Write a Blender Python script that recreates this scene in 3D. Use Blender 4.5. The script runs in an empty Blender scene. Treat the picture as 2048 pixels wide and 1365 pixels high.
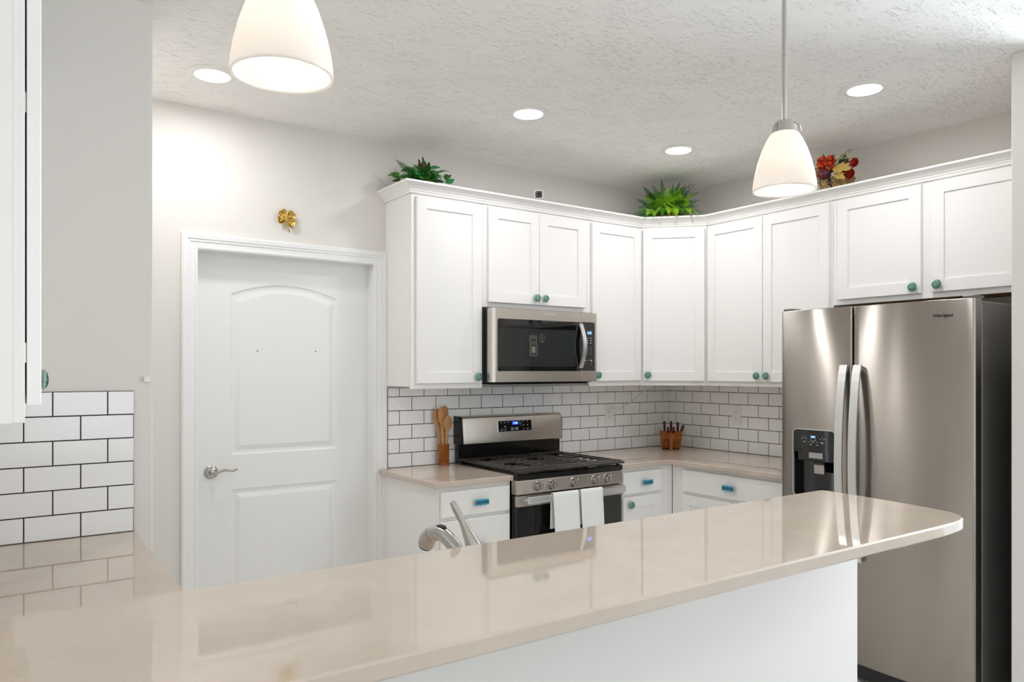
import bpy, bmesh, math, random
from mathutils import Vector, Matrix
C = bpy.context.scene.collection
PI = math.pi
rnd = random.Random(7)

# ------------------------------------------------------------------ camera, world, light, exposure
sc = bpy.context.scene
cam_d = bpy.data.cameras.new('camera'); cam = bpy.data.objects.new('camera', cam_d); C.objects.link(cam)
cam.location = (-4.131, -3.836, 1.466); cam.rotation_euler = (PI/2, 0, -math.radians(35.245))
cam_d.sensor_width = 36; cam_d.lens = 1494.6/2048*36; cam_d.shift_y = (740.7-682.5)/2048
cam_d.clip_start = 0.05
sc.camera = cam
w = bpy.data.worlds.new('world'); sc.world = w; w.use_nodes = True
w.node_tree.nodes['Background'].inputs[0].default_value = (0.80, 0.90, 1.0, 1)
w.node_tree.nodes['Background'].inputs[1].default_value = 1.0
sc.view_settings.view_transform = 'Standard'; sc.view_settings.look = 'None'
sc.view_settings.gamma = 1.0; sc.view_settings.use_curve_mapping = False
sc.view_settings.exposure = 0.91
sc.cycles.max_bounces = 10; sc.cycles.diffuse_bounces = 6; sc.cycles.glossy_bounces = 5
sc.cycles.transmission_bounces = 8; sc.cycles.sample_clamp_indirect = 6
def area(name, loc, rot, sx, sy, power, col):
    l = bpy.data.lights.new(name, 'AREA'); l.shape = 'RECTANGLE'; l.size = sx; l.size_y = sy
    l.energy = power; l.color = col
    o = bpy.data.objects.new(name, l); o.location = loc; o.rotation_euler = rot; C.objects.link(o); return o
# daylight of unseen windows behind the camera, tilted up to brighten the ceiling
DAY = (0.84, 0.92, 1.0)
area('daylight_fill', (-2.9, -8.06, 1.45), (PI/2+0.6, 0, 0), 1.9, 1.6, 3.5, DAY)
area('daylight_fill', (-0.3, -8.06, 1.45), (PI/2+0.6, 0, 0), 1.9, 1.6, 3.5, DAY)
area('daylight_fill', (2.18, -4.05, 1.30), (PI/2+0.8, 0, PI/2), 2.2, 2.1, 130, DAY)  # added side window light, placed and aimed up to lift the ceiling
LENS_E = 62.0       # downlight lens radiance
BULB_W = 1.15        # pendant bulb, watts
ROOM_W = 1.5       # unseen fill lamps added in the living room

# ------------------------------------------------------------------ materials
def s2l(c):
    r = []
    for v in c:
        v /= 255.0
        r.append(v/12.92 if v <= 0.04045 else ((v+0.055)/1.055)**2.4)
    return (*r, 1)
def mat(name, col, rough=0.5, metal=0.0, **kw):
    m = bpy.data.materials.new(name); m.use_nodes = True
    b = m.node_tree.nodes['Principled BSDF']
    b.inputs['Base Color'].default_value = s2l(col); b.inputs['Roughness'].default_value = rough
    b.inputs['Metallic'].default_value = metal
    for k, v in kw.items(): b.inputs[k.replace('_', ' ')].default_value = v
    return m
def nd(m, t, **kw):
    n = m.node_tree.nodes.new(t)
    for k, v in kw.items(): setattr(n, k, v)
    return n
def lk(m, a, b): m.node_tree.links.new(a, b)
def bsdf(m): return m.node_tree.nodes['Principled BSDF']
def objcoord(m, scale=(1, 1, 1), rot=(0, 0, 0)):
    tc = nd(m, 'ShaderNodeTexCoord'); mp = nd(m, 'ShaderNodeMapping')
    mp.inputs['Scale'].default_value = scale; mp.inputs['Rotation'].default_value = rot
    lk(m, tc.outputs['Object'], mp.inputs['Vector']); return mp.outputs['Vector']
def noise(m, vec, scale, detail=3, rough=0.5, dist=0.0):
    n = nd(m, 'ShaderNodeTexNoise'); n.inputs['Scale'].default_value = scale
    n.inputs['Detail'].default_value = detail; n.inputs['Roughness'].default_value = rough
    n.inputs['Distortion'].default_value = dist
    lk(m, vec, n.inputs['Vector']); return n.outputs['Fac']
def ramp(m, fac, stops):
    r = nd(m, 'ShaderNodeValToRGB'); e = r.color_ramp.elements
    while len(e) < len(stops): e.new(0.5)
    for i, (p, c) in enumerate(stops):
        e[i].position = p; e[i].color = s2l(c) if len(c) == 3 else c
    lk(m, fac, r.inputs[0]); return r.outputs[0]
def bump(m, h, strength, dist):
    b = nd(m, 'ShaderNodeBump'); b.inputs['Strength'].default_value = strength; b.inputs['Distance'].default_value = dist
    lk(m, h, b.inputs['Height']); lk(m, b.outputs[0], bsdf(m).inputs['Normal'])
def math_(m, op, a, b=None):
    n = nd(m, 'ShaderNodeMath', operation=op)
    if hasattr(a, 'is_output') : lk(m, a, n.inputs[0])
    else: n.inputs[0].default_value = a
    if b is not None:
        if hasattr(b, 'is_output'): lk(m, b, n.inputs[1])
        else: n.inputs[1].default_value = b
    return n.outputs[0]

M = {}
M['wall'] = mat('wall_paint', (229, 225, 219), 0.75)
bump(M['wall'], noise(M['wall'], objcoord(M['wall']), 260, 2), 0.05, 0.001)
M['ceiling'] = mat('ceiling_brushed_plaster', (249, 247, 243), 0.7)
def mk_ceiling():
    m = M['ceiling']; v = objcoord(m)
    tot = None
    for i, (rz_, sc_) in enumerate(((0.3, (30, 130, 30)), (1.3, (30, 130, 30)), (2.4, (28, 120, 28)))):
        n1 = noise(m, objcoord(m, sc_, (0, 0, rz_)), 1.0, 2, 0.5, 0.9)
        k = math_(m, 'MAXIMUM', math_(m, 'MULTIPLY', math_(m, 'SUBTRACT', n1, 0.60), 8.0), 0.0)
        g = math_(m, 'MINIMUM', math_(m, 'MAXIMUM', math_(m, 'MULTIPLY', math_(m, 'SUBTRACT', noise(m, objcoord(m, (1, 1, 1), (0, 0, i)), 7+i, 1), 0.45), 8.0), 0.0), 1.0)
        k = math_(m, 'MULTIPLY', math_(m, 'MINIMUM', k, 1.0), g)
        tot = k if tot is None else math_(m, 'MAXIMUM', tot, k)
    bump(m, tot, 1.0, 0.0028)
mk_ceiling()
M['white'] = mat('cabinet_white_paint', (243, 241, 238), 0.32)
M['trim'] = mat('trim_white_paint', (243, 243, 241), 0.30)
M['door'] = mat('door_white_paint', (241, 241, 239), 0.38)
M['tile'] = mat('glazed_white_tile', (248, 247, 246), 0.10)
M['grout'] = mat('charcoal_grout', (46, 44, 44), 0.9)
M['quartz'] = mat('beige_quartz', (196, 177, 158), 0.035, Specular_IOR_Level=0.85)
def mk_quartz():
    m = M['quartz']; v = objcoord(m)
    base = ramp(m, noise(m, v, 3.0, 5, 0.6, 0.6), [(0.35, (198, 182, 166)), (0.65, (206, 191, 175))])
    vein = noise(m, v, 7.0, 5, 0.65, 1.8)
    a = math_(m, 'ABSOLUTE', math_(m, 'SUBTRACT', vein, 0.5))
    vm = ramp(m, a, [(0.0, (255, 255, 255)), (0.010, (0, 0, 0))])
    gate = ramp(m, noise(m, v, 12, 2), [(0.55, (0, 0, 0)), (0.68, (160, 160, 160))])
    mx = nd(m, 'ShaderNodeMix', data_type='RGBA')
    lk(m, math_(m, 'MULTIPLY', vm, gate), mx.inputs[0]); lk(m, base, mx.inputs[6]); mx.inputs[7].default_value = s2l((150, 128, 110))
    fl = ramp(m, noise(m, v, 60, 2), [(0.70, (0, 0, 0)), (0.78, (150, 150, 150))])
    mx2 = nd(m, 'ShaderNodeMix', data_type='RGBA')
    lk(m, fl, mx2.inputs[0]); lk(m, mx.outputs[2], mx2.inputs[6]); mx2.inputs[7].default_value = s2l((222, 212, 200))
    lk(m, mx2.outputs[2], bsdf(m).inputs['Base Color'])
mk_quartz()
def steel(name, col, rough, axis, aniso=0.0):
    m = mat(name, col, rough, 1.0)
    sc_ = [260, 260, 260]; sc_[axis] = 2.0
    f = noise(m, objcoord(m, tuple(sc_)), 1.0, 3, 0.6)
    r = nd(m, 'ShaderNodeMapRange'); lk(m, f, r.inputs[0])
    r.inputs[3].default_value = rough*0.95; r.inputs[4].default_value = rough*1.06
    lk(m, r.outputs[0], bsdf(m).inputs['Roughness'])
    if axis == 0: bump(m, f, 0.04, 0.0003)
    return m
M['steel_h'] = steel('brushed_steel_sideways', (200, 192, 182), 0.34, 0)
M['steel_v'] = steel('brushed_steel_fridge', (168, 161, 153), 0.29, 1)
bsdf(M['steel_v']).inputs['Anisotropic'].default_value = 0.97; bsdf(M['steel_v']).inputs['Anisotropic Rotation'].default_value = 0.25
_tg = nd(M['steel_v'], 'ShaderNodeTangent', direction_type='RADIAL', axis='Z'); lk(M['steel_v'], _tg.outputs[0], bsdf(M['steel_v']).inputs['Tangent'])
M['steel_handle'] = mat('satin_steel_handle', (222, 222, 220), 0.30, 0.85)
M['nickel'] = mat('brushed_nickel', (190, 186, 180), 0.22, 1.0)
M['black'] = mat('black_enamel', (14, 14, 15), 0.18)
M['blackmatte'] = mat('cast_iron', (46, 40, 34), 0.36, Specular_IOR_Level=0.8)
M['rubber'] = mat('dark_gasket', (40, 38, 36), 0.7)
M['glass_black'] = mat('black_glass', (12, 13, 15), 0.04, Coat_Weight=0.5)
M['mw_window'] = mat('tinted_oven_window', (44, 48, 47), 0.07)
M['greyside'] = mat('grey_fridge_side', (120, 118, 115), 0.42, 0.4)
M['brass'] = mat('polished_brass', (216, 180, 98), 0.10, 1.0)
M['wood_dark'] = mat('amber_wood', (150, 82, 22), 0.3)
M['wood_block'] = mat('reddish_block_wood', (128, 62, 16), 0.25)
M['wood_handle'] = mat('dark_knife_handle', (70, 30, 12), 0.3)
M['spoon'] = mat('beech_spoon_wood', (196, 142, 86), 0.5)
M['ply'] = mat('raw_cabinet_underside', (196, 150, 92), 0.6)
for k, a, b_, s_ in (('wood_dark', (128, 66, 16), (176, 100, 32), 9), ('wood_block', (96, 44, 8), (168, 92, 24), 7), ('spoon', (184, 128, 76), (208, 156, 98), 12)):
    m = M[k]; lk(m, ramp(m, noise(m, objcoord(m, (6, 6, 1)), s_, 4, 0.6, 0.5), [(0.3, a), (0.7, b_)]), bsdf(m).inputs['Base Color'])
M['towel'] = mat('white_waffle_cotton', (244, 244, 242), 0.9)
def mk_towel():
    m = M['towel']; v = objcoord(m)
    wv = nd(m, 'ShaderNodeTexWave'); wv.inputs['Scale'].default_value = 60; wv.bands_direction = 'Z'
    wx = nd(m, 'ShaderNodeTexWave'); wx.inputs['Scale'].default_value = 60; wx.bands_direction = 'X'
    lk(m, v, wv.inputs['Vector']); lk(m, v, wx.inputs['Vector'])
    bump(m, math_(m, 'ADD', wv.outputs['Fac'], wx.outputs['Fac']), 0.3, 0.002)
mk_towel()
M['plastic'] = mat('white_plastic', (240, 238, 234), 0.35)
M['slot'] = mat('dark_slot', (40, 38, 36), 0.6)
M['steelpaint'] = mat('printed_grey_legend', (190, 190, 188), 0.5)
M['sticker'] = mat('grey_window_sticker', (120, 116, 104), 0.5)
M['darklcd'] = mat('display_window', (96, 100, 104), 0.2)
def emis(name, col, e):
    m = mat(name, col, 0.5); b = bsdf(m); b.inputs['Emission Color'].default_value = s2l(col); b.inputs['Emission Strength'].default_value = e; return m
M['led'] = emis('lit_lens', (250, 250, 253), LENS_E)
M['bulb'] = emis('lit_bulb', (255, 250, 244), 2.4)
M['blue'] = emis('lit_blue_digits', (90, 140, 255), 2.0)
M['bluebg'] = emis('lit_display_glow', (12, 22, 160), 0.7)
def mk_shade():
    m = bpy.data.materials.new('frosted_opal_glass'); m.use_nodes = True; nt = m.node_tree
    for n in list(nt.nodes): nt.nodes.remove(n)
    out = nt.nodes.new('ShaderNodeOutputMaterial')
    tr = nt.nodes.new('ShaderNodeBsdfTranslucent'); tr.inputs[0].default_value = s2l((248, 243, 238))
    di = nt.nodes.new('ShaderNodeBsdfDiffuse'); di.inputs[0].default_value = s2l((240, 236, 230))
    gl = nt.nodes.new('ShaderNodeBsdfGlossy'); gl.inputs['Roughness'].default_value = 0.15
    a = nt.nodes.new('ShaderNodeMixShader'); a.inputs[0].default_value = 0.45
    b = nt.nodes.new('ShaderNodeMixShader'); b.inputs[0].default_value = 0.05
    nt.links.new(tr.outputs[0], a.inputs[1]); nt.links.new(di.outputs[0], a.inputs[2])
    nt.links.new(a.outputs[0], b.inputs[1]); nt.links.new(gl.outputs[0], b.inputs[2]); nt.links.new(b.outputs[0], out.inputs[0])
    return m
M['shade'] = mk_shade()
M['floor'] = mat('pale_bounce_planks', (226, 219, 208), 0.4)  # unseen floor, made pale to bounce light up to the ceiling
def mk_floor():
    m = M['floor']; v = objcoord(m)
    br = nd(m, 'ShaderNodeTexBrick'); br.inputs['Scale'].default_value = 1.0
    br.inputs['Brick Width'].default_value = 1.2; br.inputs['Row Height'].default_value = 0.16; br.inputs['Mortar Size'].default_value = 0.002
    br.inputs['Color1'].default_value = s2l((236, 232, 226)); br.inputs['Color2'].default_value = s2l((230, 226, 219)); br.inputs['Mortar'].default_value = s2l((140, 128, 114))
    lk(m, v, br.inputs['Vector']); lk(m, br.outputs[0], bsdf(m).inputs['Base Color'])
mk_floor()
M['dim_floor'] = mat('grey_dimming_floor', (150, 152, 156), 0.95)  # made-up grey for the unseen living floor, dims bounce onto the half wall
# knob glass: clear rim, dark green swirl, pale swirl
M['knob_pale'] = mat('pale_teal_glass', (150, 208, 190), 0.06, Transmission_Weight=0.25, Coat_Weight=0.6)
M['knob_dark'] = mat('deep_green_glass', (22, 84, 72), 0.08, Coat_Weight=0.6)
M['knob_clear'] = mat('clear_glass_rim', (206, 228, 218), 0.04, Transmission_Weight=0.7)
M['pull_blue'] = mat('turquoise_glass', (18, 152, 178), 0.08, Coat_Weight=0.6)
M['pull_dark'] = mat('deep_teal_glass', (6, 92, 122), 0.08, Coat_Weight=0.6)
M['fern_dark'] = mat('dark_fern_leaf', (42, 98, 32), 0.5)
M['fern_mid'] = mat('green_fern_leaf', (62, 128, 30), 0.5)
M['fern_light'] = mat('lime_fern_leaf', (146, 196, 38), 0.5)
M['leaf_blue'] = mat('bluish_green_leaf', (44, 132, 66), 0.45)
M['leaf_brown'] = mat('brown_leaf', (92, 48, 34), 0.5)
M['wicker'] = mat('woven_wicker', (172, 138, 84), 0.7)
def mk_wicker():
    m = M['wicker']; v = objcoord(m)
    wv = nd(m, 'ShaderNodeTexWave'); wv.inputs['Scale'].default_value = 48; wv.bands_direction = 'DIAGONAL'; wv.inputs['Distortion'].default_value = 4.0
    lk(m, v, wv.inputs['Vector'])
    lk(m, ramp(m, wv.outputs['Fac'], [(0.05, (136, 102, 56)), (0.6, (204, 174, 116))]), bsdf(m).inputs['Base Color'])
    bump(m, wv.outputs['Fac'], 0.8, 0.004)
mk_wicker()
M['orange'] = mat('orange_petal', (236, 92, 34), 0.5)
M['red'] = mat('rust_red_petal', (166, 40, 22), 0.5)
M['plum'] = mat('plum_fruit', (98, 30, 40), 0.35)
M['gold_leaf'] = mat('golden_maple_leaf', (206, 176, 92), 0.5)
M['cream'] = mat('cream_buds', (222, 212, 160), 0.5)
M['berry'] = mat('dark_berry', (58, 26, 34), 0.25)
M['wheat'] = mat('gold_seed_heads', (196, 132, 52), 0.6)
M['pink'] = mat('mauve_seed_heads', (160, 78, 84), 0.6)
M['stem'] = mat('olive_stem', (104, 104, 44), 0.6)
M['soil'] = mat('dark_moss', (44, 40, 24), 0.9)

# ------------------------------------------------------------------ helpers
def obj(name, bm, m, parent=None, loc=None, smooth=False, kind=None):
    me = bpy.data.meshes.new(name)
    bmesh.ops.recalc_face_normals(bm, faces=bm.faces[:])
    if smooth:
        for f in bm.faces: f.smooth = True
        if smooth != 'all':
            for e in bm.edges:
                if len(e.link_faces) == 2 and e.calc_face_angle(0) > 0.6: e.smooth = False
    if loc is not None: bmesh.ops.translate(bm, verts=bm.verts[:], vec=-Vector(loc))
    bm.to_mesh(me); bm.free()
    for x in (m if isinstance(m, (list, tuple)) else [m]): me.materials.append(M[x] if isinstance(x, str) else x)
    o = bpy.data.objects.new(name, me); C.objects.link(o)
    if loc is not None: o.location = loc
    if parent: o.parent = parent
    if kind: o['kind'] = kind
    return o
def tag(o, label, cat, group=None):
    o['label'] = label; o['category'] = cat
    if group: o['group'] = group
    return o
def thing(name, label, cat, loc=(0, 0, 0), rotz=0, group=None):
    o = bpy.data.objects.new(name, None); C.objects.link(o); o.empty_display_size = 0.05
    o.location = loc; o.rotation_euler = (0, 0, rotz); return tag(o, label, cat, group)
def struct(name, bm, m, loc=None): return obj(name, bm, m, None, loc, kind='structure')
def off(o): return o.location
def B(): return bmesh.new()
def loft(bm, loops, cap0=True, cap1=True, mi=0, close=True, smooth=False):
    rows = [[bm.verts.new(p) for p in L] for L in loops]
    n = len(rows[0])
    for a, b in zip(rows, rows[1:]):
        for i in range(n if close else n-1):
            j = (i+1) % n
            try: f = bm.faces.new((a[i], a[j], b[j], b[i])); f.material_index = mi; f.smooth = smooth
            except ValueError: pass
    if cap0: f = bm.faces.new(rows[0][::-1]); f.material_index = mi
    if cap1: f = bm.faces.new(rows[-1]); f.material_index = mi
    return rows
def box(bm, x0, x1, y0, y1, z0, z1, bev=0.0, mi=0, seg=1):
    x0, x1 = sorted((x0, x1)); y0, y1 = sorted((y0, y1)); z0, z1 = sorted((z0, z1))
    if bev <= 0:
        loft(bm, [[(x0, y0, z), (x1, y0, z), (x1, y1, z), (x0, y1, z)] for z in (z0, z1)], mi=mi); return
    t = bmesh.new()
    bmesh.ops.create_cube(t, size=1, matrix=Matrix.Translation(((x0+x1)/2, (y0+y1)/2, (z0+z1)/2)) @ Matrix.Diagonal((x1-x0, y1-y0, z1-z0, 1)))
    bmesh.ops.bevel(t, geom=t.edges[:], offset=min(bev, 0.45*min(x1-x0, y1-y0, z1-z0)), segments=seg, affect='EDGES', profile=0.5)
    for f in t.faces: f.material_index = mi
    merge(bm, t)
def merge(bm, t, mtx=None):
    if mtx is not None: bmesh.ops.transform(t, matrix=mtx, verts=t.verts[:])
    vm = {v: bm.verts.new(v.co) for v in t.verts}
    for f in t.faces:
        try: g = bm.faces.new([vm[v] for v in f.verts]); g.material_index = f.material_index; g.smooth = f.smooth
        except ValueError: pass
    t.free()
def prism(bm, pts, z0, z1, mi=0, bev=0.0):
    """polygon pts (x,y) extruded z0..z1, with a small chamfer on the top and bottom edge"""
    P = [Vector(p) for p in pts]; n = len(P)
    area2 = sum(P[i].x*P[(i+1) % n].y-P[(i+1) % n].x*P[i].y for i in range(n))
    if area2 < 0: P.reverse()
    def inset(d):
        r = []
        for i in range(n):
            a, b, c = P[i-1], P[i], P[(i+1) % n]
            u, v = (b-a).normalized(), (c-b).normalized()
            n1, n2 = Vector((-u.y, u.x)), Vector((-v.y, v.x))
            k = n1+n2; k = k/max(0.3, k.dot(n1)) if k.length > 1e-6 else n1
            r.append(b+k*d)
        return r
    L = []
    if bev: L += [[(p.x, p.y, z0) for p in inset(bev)], [(p.x, p.y, z0+bev) for p in P], [(p.x, p.y, z1-bev) for p in P], [(p.x, p.y, z1) for p in inset(bev)]]
    else: L = [[(p.x, p.y, z) for p in P] for z in (z0, z1)]
    loft(bm, L, mi=mi)
def lathe(bm, prof, seg=32, mtx=None, mi=0, cap0=False, cap1=False, mis=None):
    """prof: (r,z) list about the local z axis"""
    t = bmesh.new(); rows = []
    for r, z in prof:
        if r < 1e-6: rows.append([t.verts.new((0, 0, z))])
        else: rows.append([t.verts.new((r*math.cos(2*PI*i/seg), r*math.sin(2*PI*i/seg), z)) for i in range(seg)])
    for k, (a, b) in enumerate(zip(rows, rows[1:])):
        for i in range(seg):
            j = (i+1) % seg
            vs = [a[i] if len(a) > 1 else a[0], a[j] if len(a) > 1 else None, b[j] if len(b) > 1 else None, b[i] if len(b) > 1 else b[0]]
            vs = [v for v in vs if v]
            if len(vs) > 2:
                try: f = t.faces.new(vs); f.material_index = mis[k] if mis else mi; f.smooth = True
                except ValueError: pass
    if cap0 and len(rows[0]) > 1: t.faces.new(rows[0]).material_index = mi
    if cap1 and len(rows[-1]) > 1: t.faces.new(rows[-1]).material_index = mi
    merge(bm, t, mtx)
def tube(bm, pts, rad, seg=12, mi=0, cap=True, flat=1.0, up=(0, 0, 1)):
    pts = [Vector(p) for p in pts]; n = len(pts)
    if not isinstance(rad, (list, tuple)): rad = [rad]*n
    T = [(pts[min(i+1, n-1)]-pts[max(i-1, 0)]).normalized() for i in range(n)]
    u = Vector(up); u = u-T[0]*u.dot(T[0])
    if u.length < 1e-3: u = Vector((1, 0, 0)); u = u-T[0]*u.dot(T[0])
    u.normalize(); loops = []
    for i in range(n):
        u = (u-T[i]*u.dot(T[i])).normalized(); v = T[i].cross(u)
        loops.append([pts[i]+rad[i]*(math.cos(2*PI*k/seg)*v+flat*math.sin(2*PI*k/seg)*u) for k in range(seg)])
    loft(bm, loops, cap, cap, mi, smooth=True)
def catmull(pts, k=6):
    pts = [Vector(p) for p in pts]; out = []
    for i in range(len(pts)-1):
        p0, p1, p2, p3 = pts[max(i-1, 0)], pts[i], pts[i+1], pts[min(i+2, len(pts)-1)]
        for j in range(k):
            t = j/k
            out.append(0.5*((2*p1)+(-p0+p2)*t+(2*p0-5*p1+4*p2-p3)*t*t+(-p0+3*p1-3*p2+p3)*t**3))
    out.append(pts[-1]); return out
def interp(xs, k):
    return [a+(b-a)*j/k for a, b in zip(xs, xs[1:]) for j in range(k)]+[xs[-1]]
def rect(x0, x1, z0, z1, y): return [(x0, y, z0), (x1, y, z0), (x1, y, z1), (x0, y, z1)]
def rrect(x0, x1, z0, z1, y, r, n=5):
    pts = []
    for cx, cz, a in ((x1-r, z1-r, 0), (x0+r, z1-r, PI/2), (x0+r, z0+r, PI), (x1-r, z0+r, 1.5*PI)):
        for i in range(n+1):
            t = a+PI/2*i/n; pts.append((cx+r*math.cos(t), y, cz+r*math.sin(t)))
    return pts
def sphere(bm, c, r, mi=0, sub=2, sc_=(1, 1, 1)):
    t = bmesh.new(); bmesh.ops.create_icosphere(t, subdivisions=sub, radius=r)
    for f in t.faces: f.material_index = mi; f.smooth = True
    merge(bm, t, Matrix.Translation(c) @ Matrix.Diagonal((*sc_, 1)))
def text(s, size, ext=0.0006, bold=False):
    cu = bpy.data.curves.new('t', 'FONT'); cu.body = s; cu.size = size; cu.extrude = ext; cu.align_x = 'CENTER'; cu.align_y = 'CENTER'
    if bold: cu.offset = size*0.02
    o = bpy.data.objects.new('t', cu); C.objects.link(o)
    dg = bpy.context.evaluated_depsgraph_get(); me = bpy.data.meshes.new_from_object(o.evaluated_get(dg))
    t = bmesh.new(); t.from_mesh(me)
    bpy.data.objects.remove(o); bpy.data.curves.remove(cu); bpy.data.meshes.remove(me)
    bmesh.ops.rotate(t, verts=t.verts[:], cent=(0, 0, 0), matrix=Matrix.Rotation(PI/2, 3, 'X'))
    return t
def dup(root, loc, rotz=None, label=None):
    r = root.copy(); C.objects.link(r); r.location = loc
    if rotz is not None: r.rotation_euler = (0, 0, rotz)
    if label: r['label'] = label
    for ch in root.children:
        c = ch.copy(); C.objects.link(c); c.parent = r
        for g in ch.children:
            d = g.copy(); C.objects.link(d); d.parent = c
    return r

# ------------------------------------------------------------------ the room
H = 2.743
b = B(); box(b, -4.5, 2.4, -2.56, 0.3, -0.1, 0); struct('floor', b, 'floor')
b = B(); box(b, -4.5, 2.4, -8.3, -2.5605, -0.1, 0.002); struct('floor', b, 'dim_floor')  # unseen living area floor, grey to cut light bounced at the half wall
b = B(); box(b, -4.5, 2.4, -8.3, 0.3, H, H+0.1); struct('ceiling', b, 'ceiling')
DX0, DX1, DZ = -3.292, -2.357, 2.058
b = B()
box(b, -3.65, DX0, 0, 0.12, 0, H); box(b, DX1, 0.12, 0, 0.12, 0, H); box(b, DX0, DX1, 0, 0.12, DZ, H)
struct('wall_back', b, 'wall')
b = B(); box(b, 0, 0.12, -2.655, 0, 0, H); struct('wall_right', b, 'wall')
b = B(); box(b, -0.745, -0.0005, -2.655, -2.535, 0, H, 0.004); struct('wall_fridge_side', b, 'wall')
b = B(); box(b, -4.37, -3.652, -0.99, -0.02, 0, H, 0.003); struct('wall_pantry_side', b, 'wall')
b = B(); box(b, -4.49, -4.37, -8.2, -0.02, 0, H); struct('wall_left', b, 'wall')
b = B(); box(b, 2.2, 2.32, -8.2, -5.2, 0, H); box(b, 2.2, 2.32, -2.85, -2.655, 0, H); box(b, 2.2, 2.32, -5.2, -2.85, 2.4, H); box(b, 2.2, 2.32, -5.2, -2.85, 0, 0.15)
struct('wall_living_right', b, 'wall')
b = B(); box(b, 0.0, 2.2, -2.655, -2.535, 0, H); struct('wall_living_back', b, 'wall')
b = B()
for a, c in ((-4.37, -3.9), (-1.9, -1.3), (0.7, 2.2)): box(b, a, c, -8.2, -8.08, 0, H)
for a, c in ((-3.9, -1.9), (-1.3, 0.7)): box(b, a, c, -8.2, -8.08, 0, 0.6); box(b, a, c, -8.2, -8.08, 2.3, H)
struct('wall_front', b, 'wall')

# knee wall that carries the bar
b = B(); box(b, -4.369, -1.915, -2.56, -2.425, 0, 1.036, 0.002); struct('wall_half', b, 'wall')

# door slab with arched upper panel and square lower panel
SY = 0.082
door = bpy.data.objects.new('door_1', None); C.objects.link(door); door.location = (DX0, SY, 0); door['kind'] = 'structure'
def panel_loop(x0, x1, z0, z1, rise, d, y):
    x0 += d; x1 -= d; z0 += d; z1 -= d
    pts = [(x0, y, z0), (x1, y, z0)]
    N = 16 if rise else 1
    for i in range(N+1):
        t = i/N; x = x1+(x0-x1)*t
        pts.append((x, y, z1+rise*(1-(2*t-1)**2)))
    return pts
b = B()
outer = [b.verts.new(p) for p in rect(DX0+0.004, DX1-0.004, 0.01, DZ-0.005, SY)]
back = [b.verts.new(p) for p in rect(DX0+0.004, DX1-0.004, 0.01, DZ-0.005, SY+0.035)]
edges = []
for i in range(4):
    b.faces.new((outer[i], outer[(i+1) % 4], back[(i+1) % 4], back[i])); 
b.faces.new(back)
edges += [b.edges.get((outer[i], outer[(i+1) % 4])) for i in range(4)]
for (x0, x1, z0, z1, rise) in ((-3.108, -2.543, 1.035, 1.855, 0.058), (-3.108, -2.543, 0.20, 0.860, 0)):
    prof = [(0, 0), (0.006, 0.0045), (0.012, 0.006), (0.022, 0.0065), (0.030, 0.004), (0.046, -0.0005), (0.052, -0.0005)]
    rows = loft(b, [panel_loop(x0, x1, z0, z1, rise, d, SY+dy) for d, dy in prof], cap0=False, cap1=True)
    edges += [b.edges.get((rows[0][i], rows[0][(i+1) % len(rows[0])])) for i in range(len(rows[0]))]
bmesh.ops.triangle_fill(b, use_beauty=True, edges=edges)
for x, z in ((-2.975, 1.565), (-2.665, 1.567)):
    lathe(b, [(0, 0), (0.0035, 0.0)], 8, Matrix.Translation((x, SY-0.0012, z)) @ Matrix.Rotation(PI/2, 4, 'X'), mi=1)
o = obj('door_panel', b, ['door', 'slot'], door, None); o.location = -door.location
b = B()
T = Matrix.Translation((-3.205, SY, 0.955)) @ Matrix.Rotation(PI/2, 4, 'X')
lathe(b, [(0, 0), (0.034, 0), (0.034, 0.004), (0.028, 0.010), (0.014, 0.014), (0.011, 0.045), (0.0, 0.047)], 28, T)
path = catmull([(-3.205, SY-0.045, 0.955), (-3.185, SY-0.050, 0.957), (-3.150, SY-0.052, 0.966), (-3.115, SY-0.052, 0.960), (-3.090, SY-0.048, 0.968)], 5)
tube(b, path, [0.010+(-0.004)*i/(len(path)-1) for i in range(len(path))], 10, flat=0.8)
o = obj('door_handle', b, 'nickel', door, None, smooth=True); o.location = -door.location; o['label'] = 'satin nickel door lever'
# jamb + casing
b = B()
box(b, DX0-0.0, DX0+0.006, 0.0, 0.119, 0, DZ); box(b, DX1-0.006, DX1, 0.0, 0.119, 0, DZ); box(b, DX0+0.006, DX1-0.006, 0.0, 0.119, DZ-0.006, DZ)
prof = [(-0.002, 0.0), (-0.002, -0.009), (0.004, -0.012), (0.010, -0.012), (0.012, -0.009), (0.030, -0.011), (0.036, -0.015), (0.046, -0.015), (0.048, -0.019), (0.066, -0.021), (0.070, -0.018), (0.073, -0.018), (0.073, 0.0)]
rows = []
for o_, y in prof:
    rows.append([b.verts.new(p) for p in ((DX0-o_+0.004, y, 0), (DX0-o_+0.004, y, DZ+o_-0.004), (DX1+o_-0.004, y, DZ+o_-0.004), (DX1+o_-0.004, y, 0))])
for a, c in zip(rows, rows[1:]):
    for i in range(3): b.faces.new((a[i], a[i+1], c[i+1], c[i]))
struct('trim_1', b, 'trim')
# baseboards
b = B(); box(b, -3.648, DX0-0.072, -0.014, 0, 0, 0.13, 0.003); struct('baseboard_back', b, 'trim')
b = B(); box(b, -4.368, -1.916, -2.575, -2.561, 0, 0.0, 0.003) if False else box(b, -4.368, -1.914, -2.575, -2.561, 0, 0.13, 0.003); struct('baseboard_half', b, 'trim')

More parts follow.
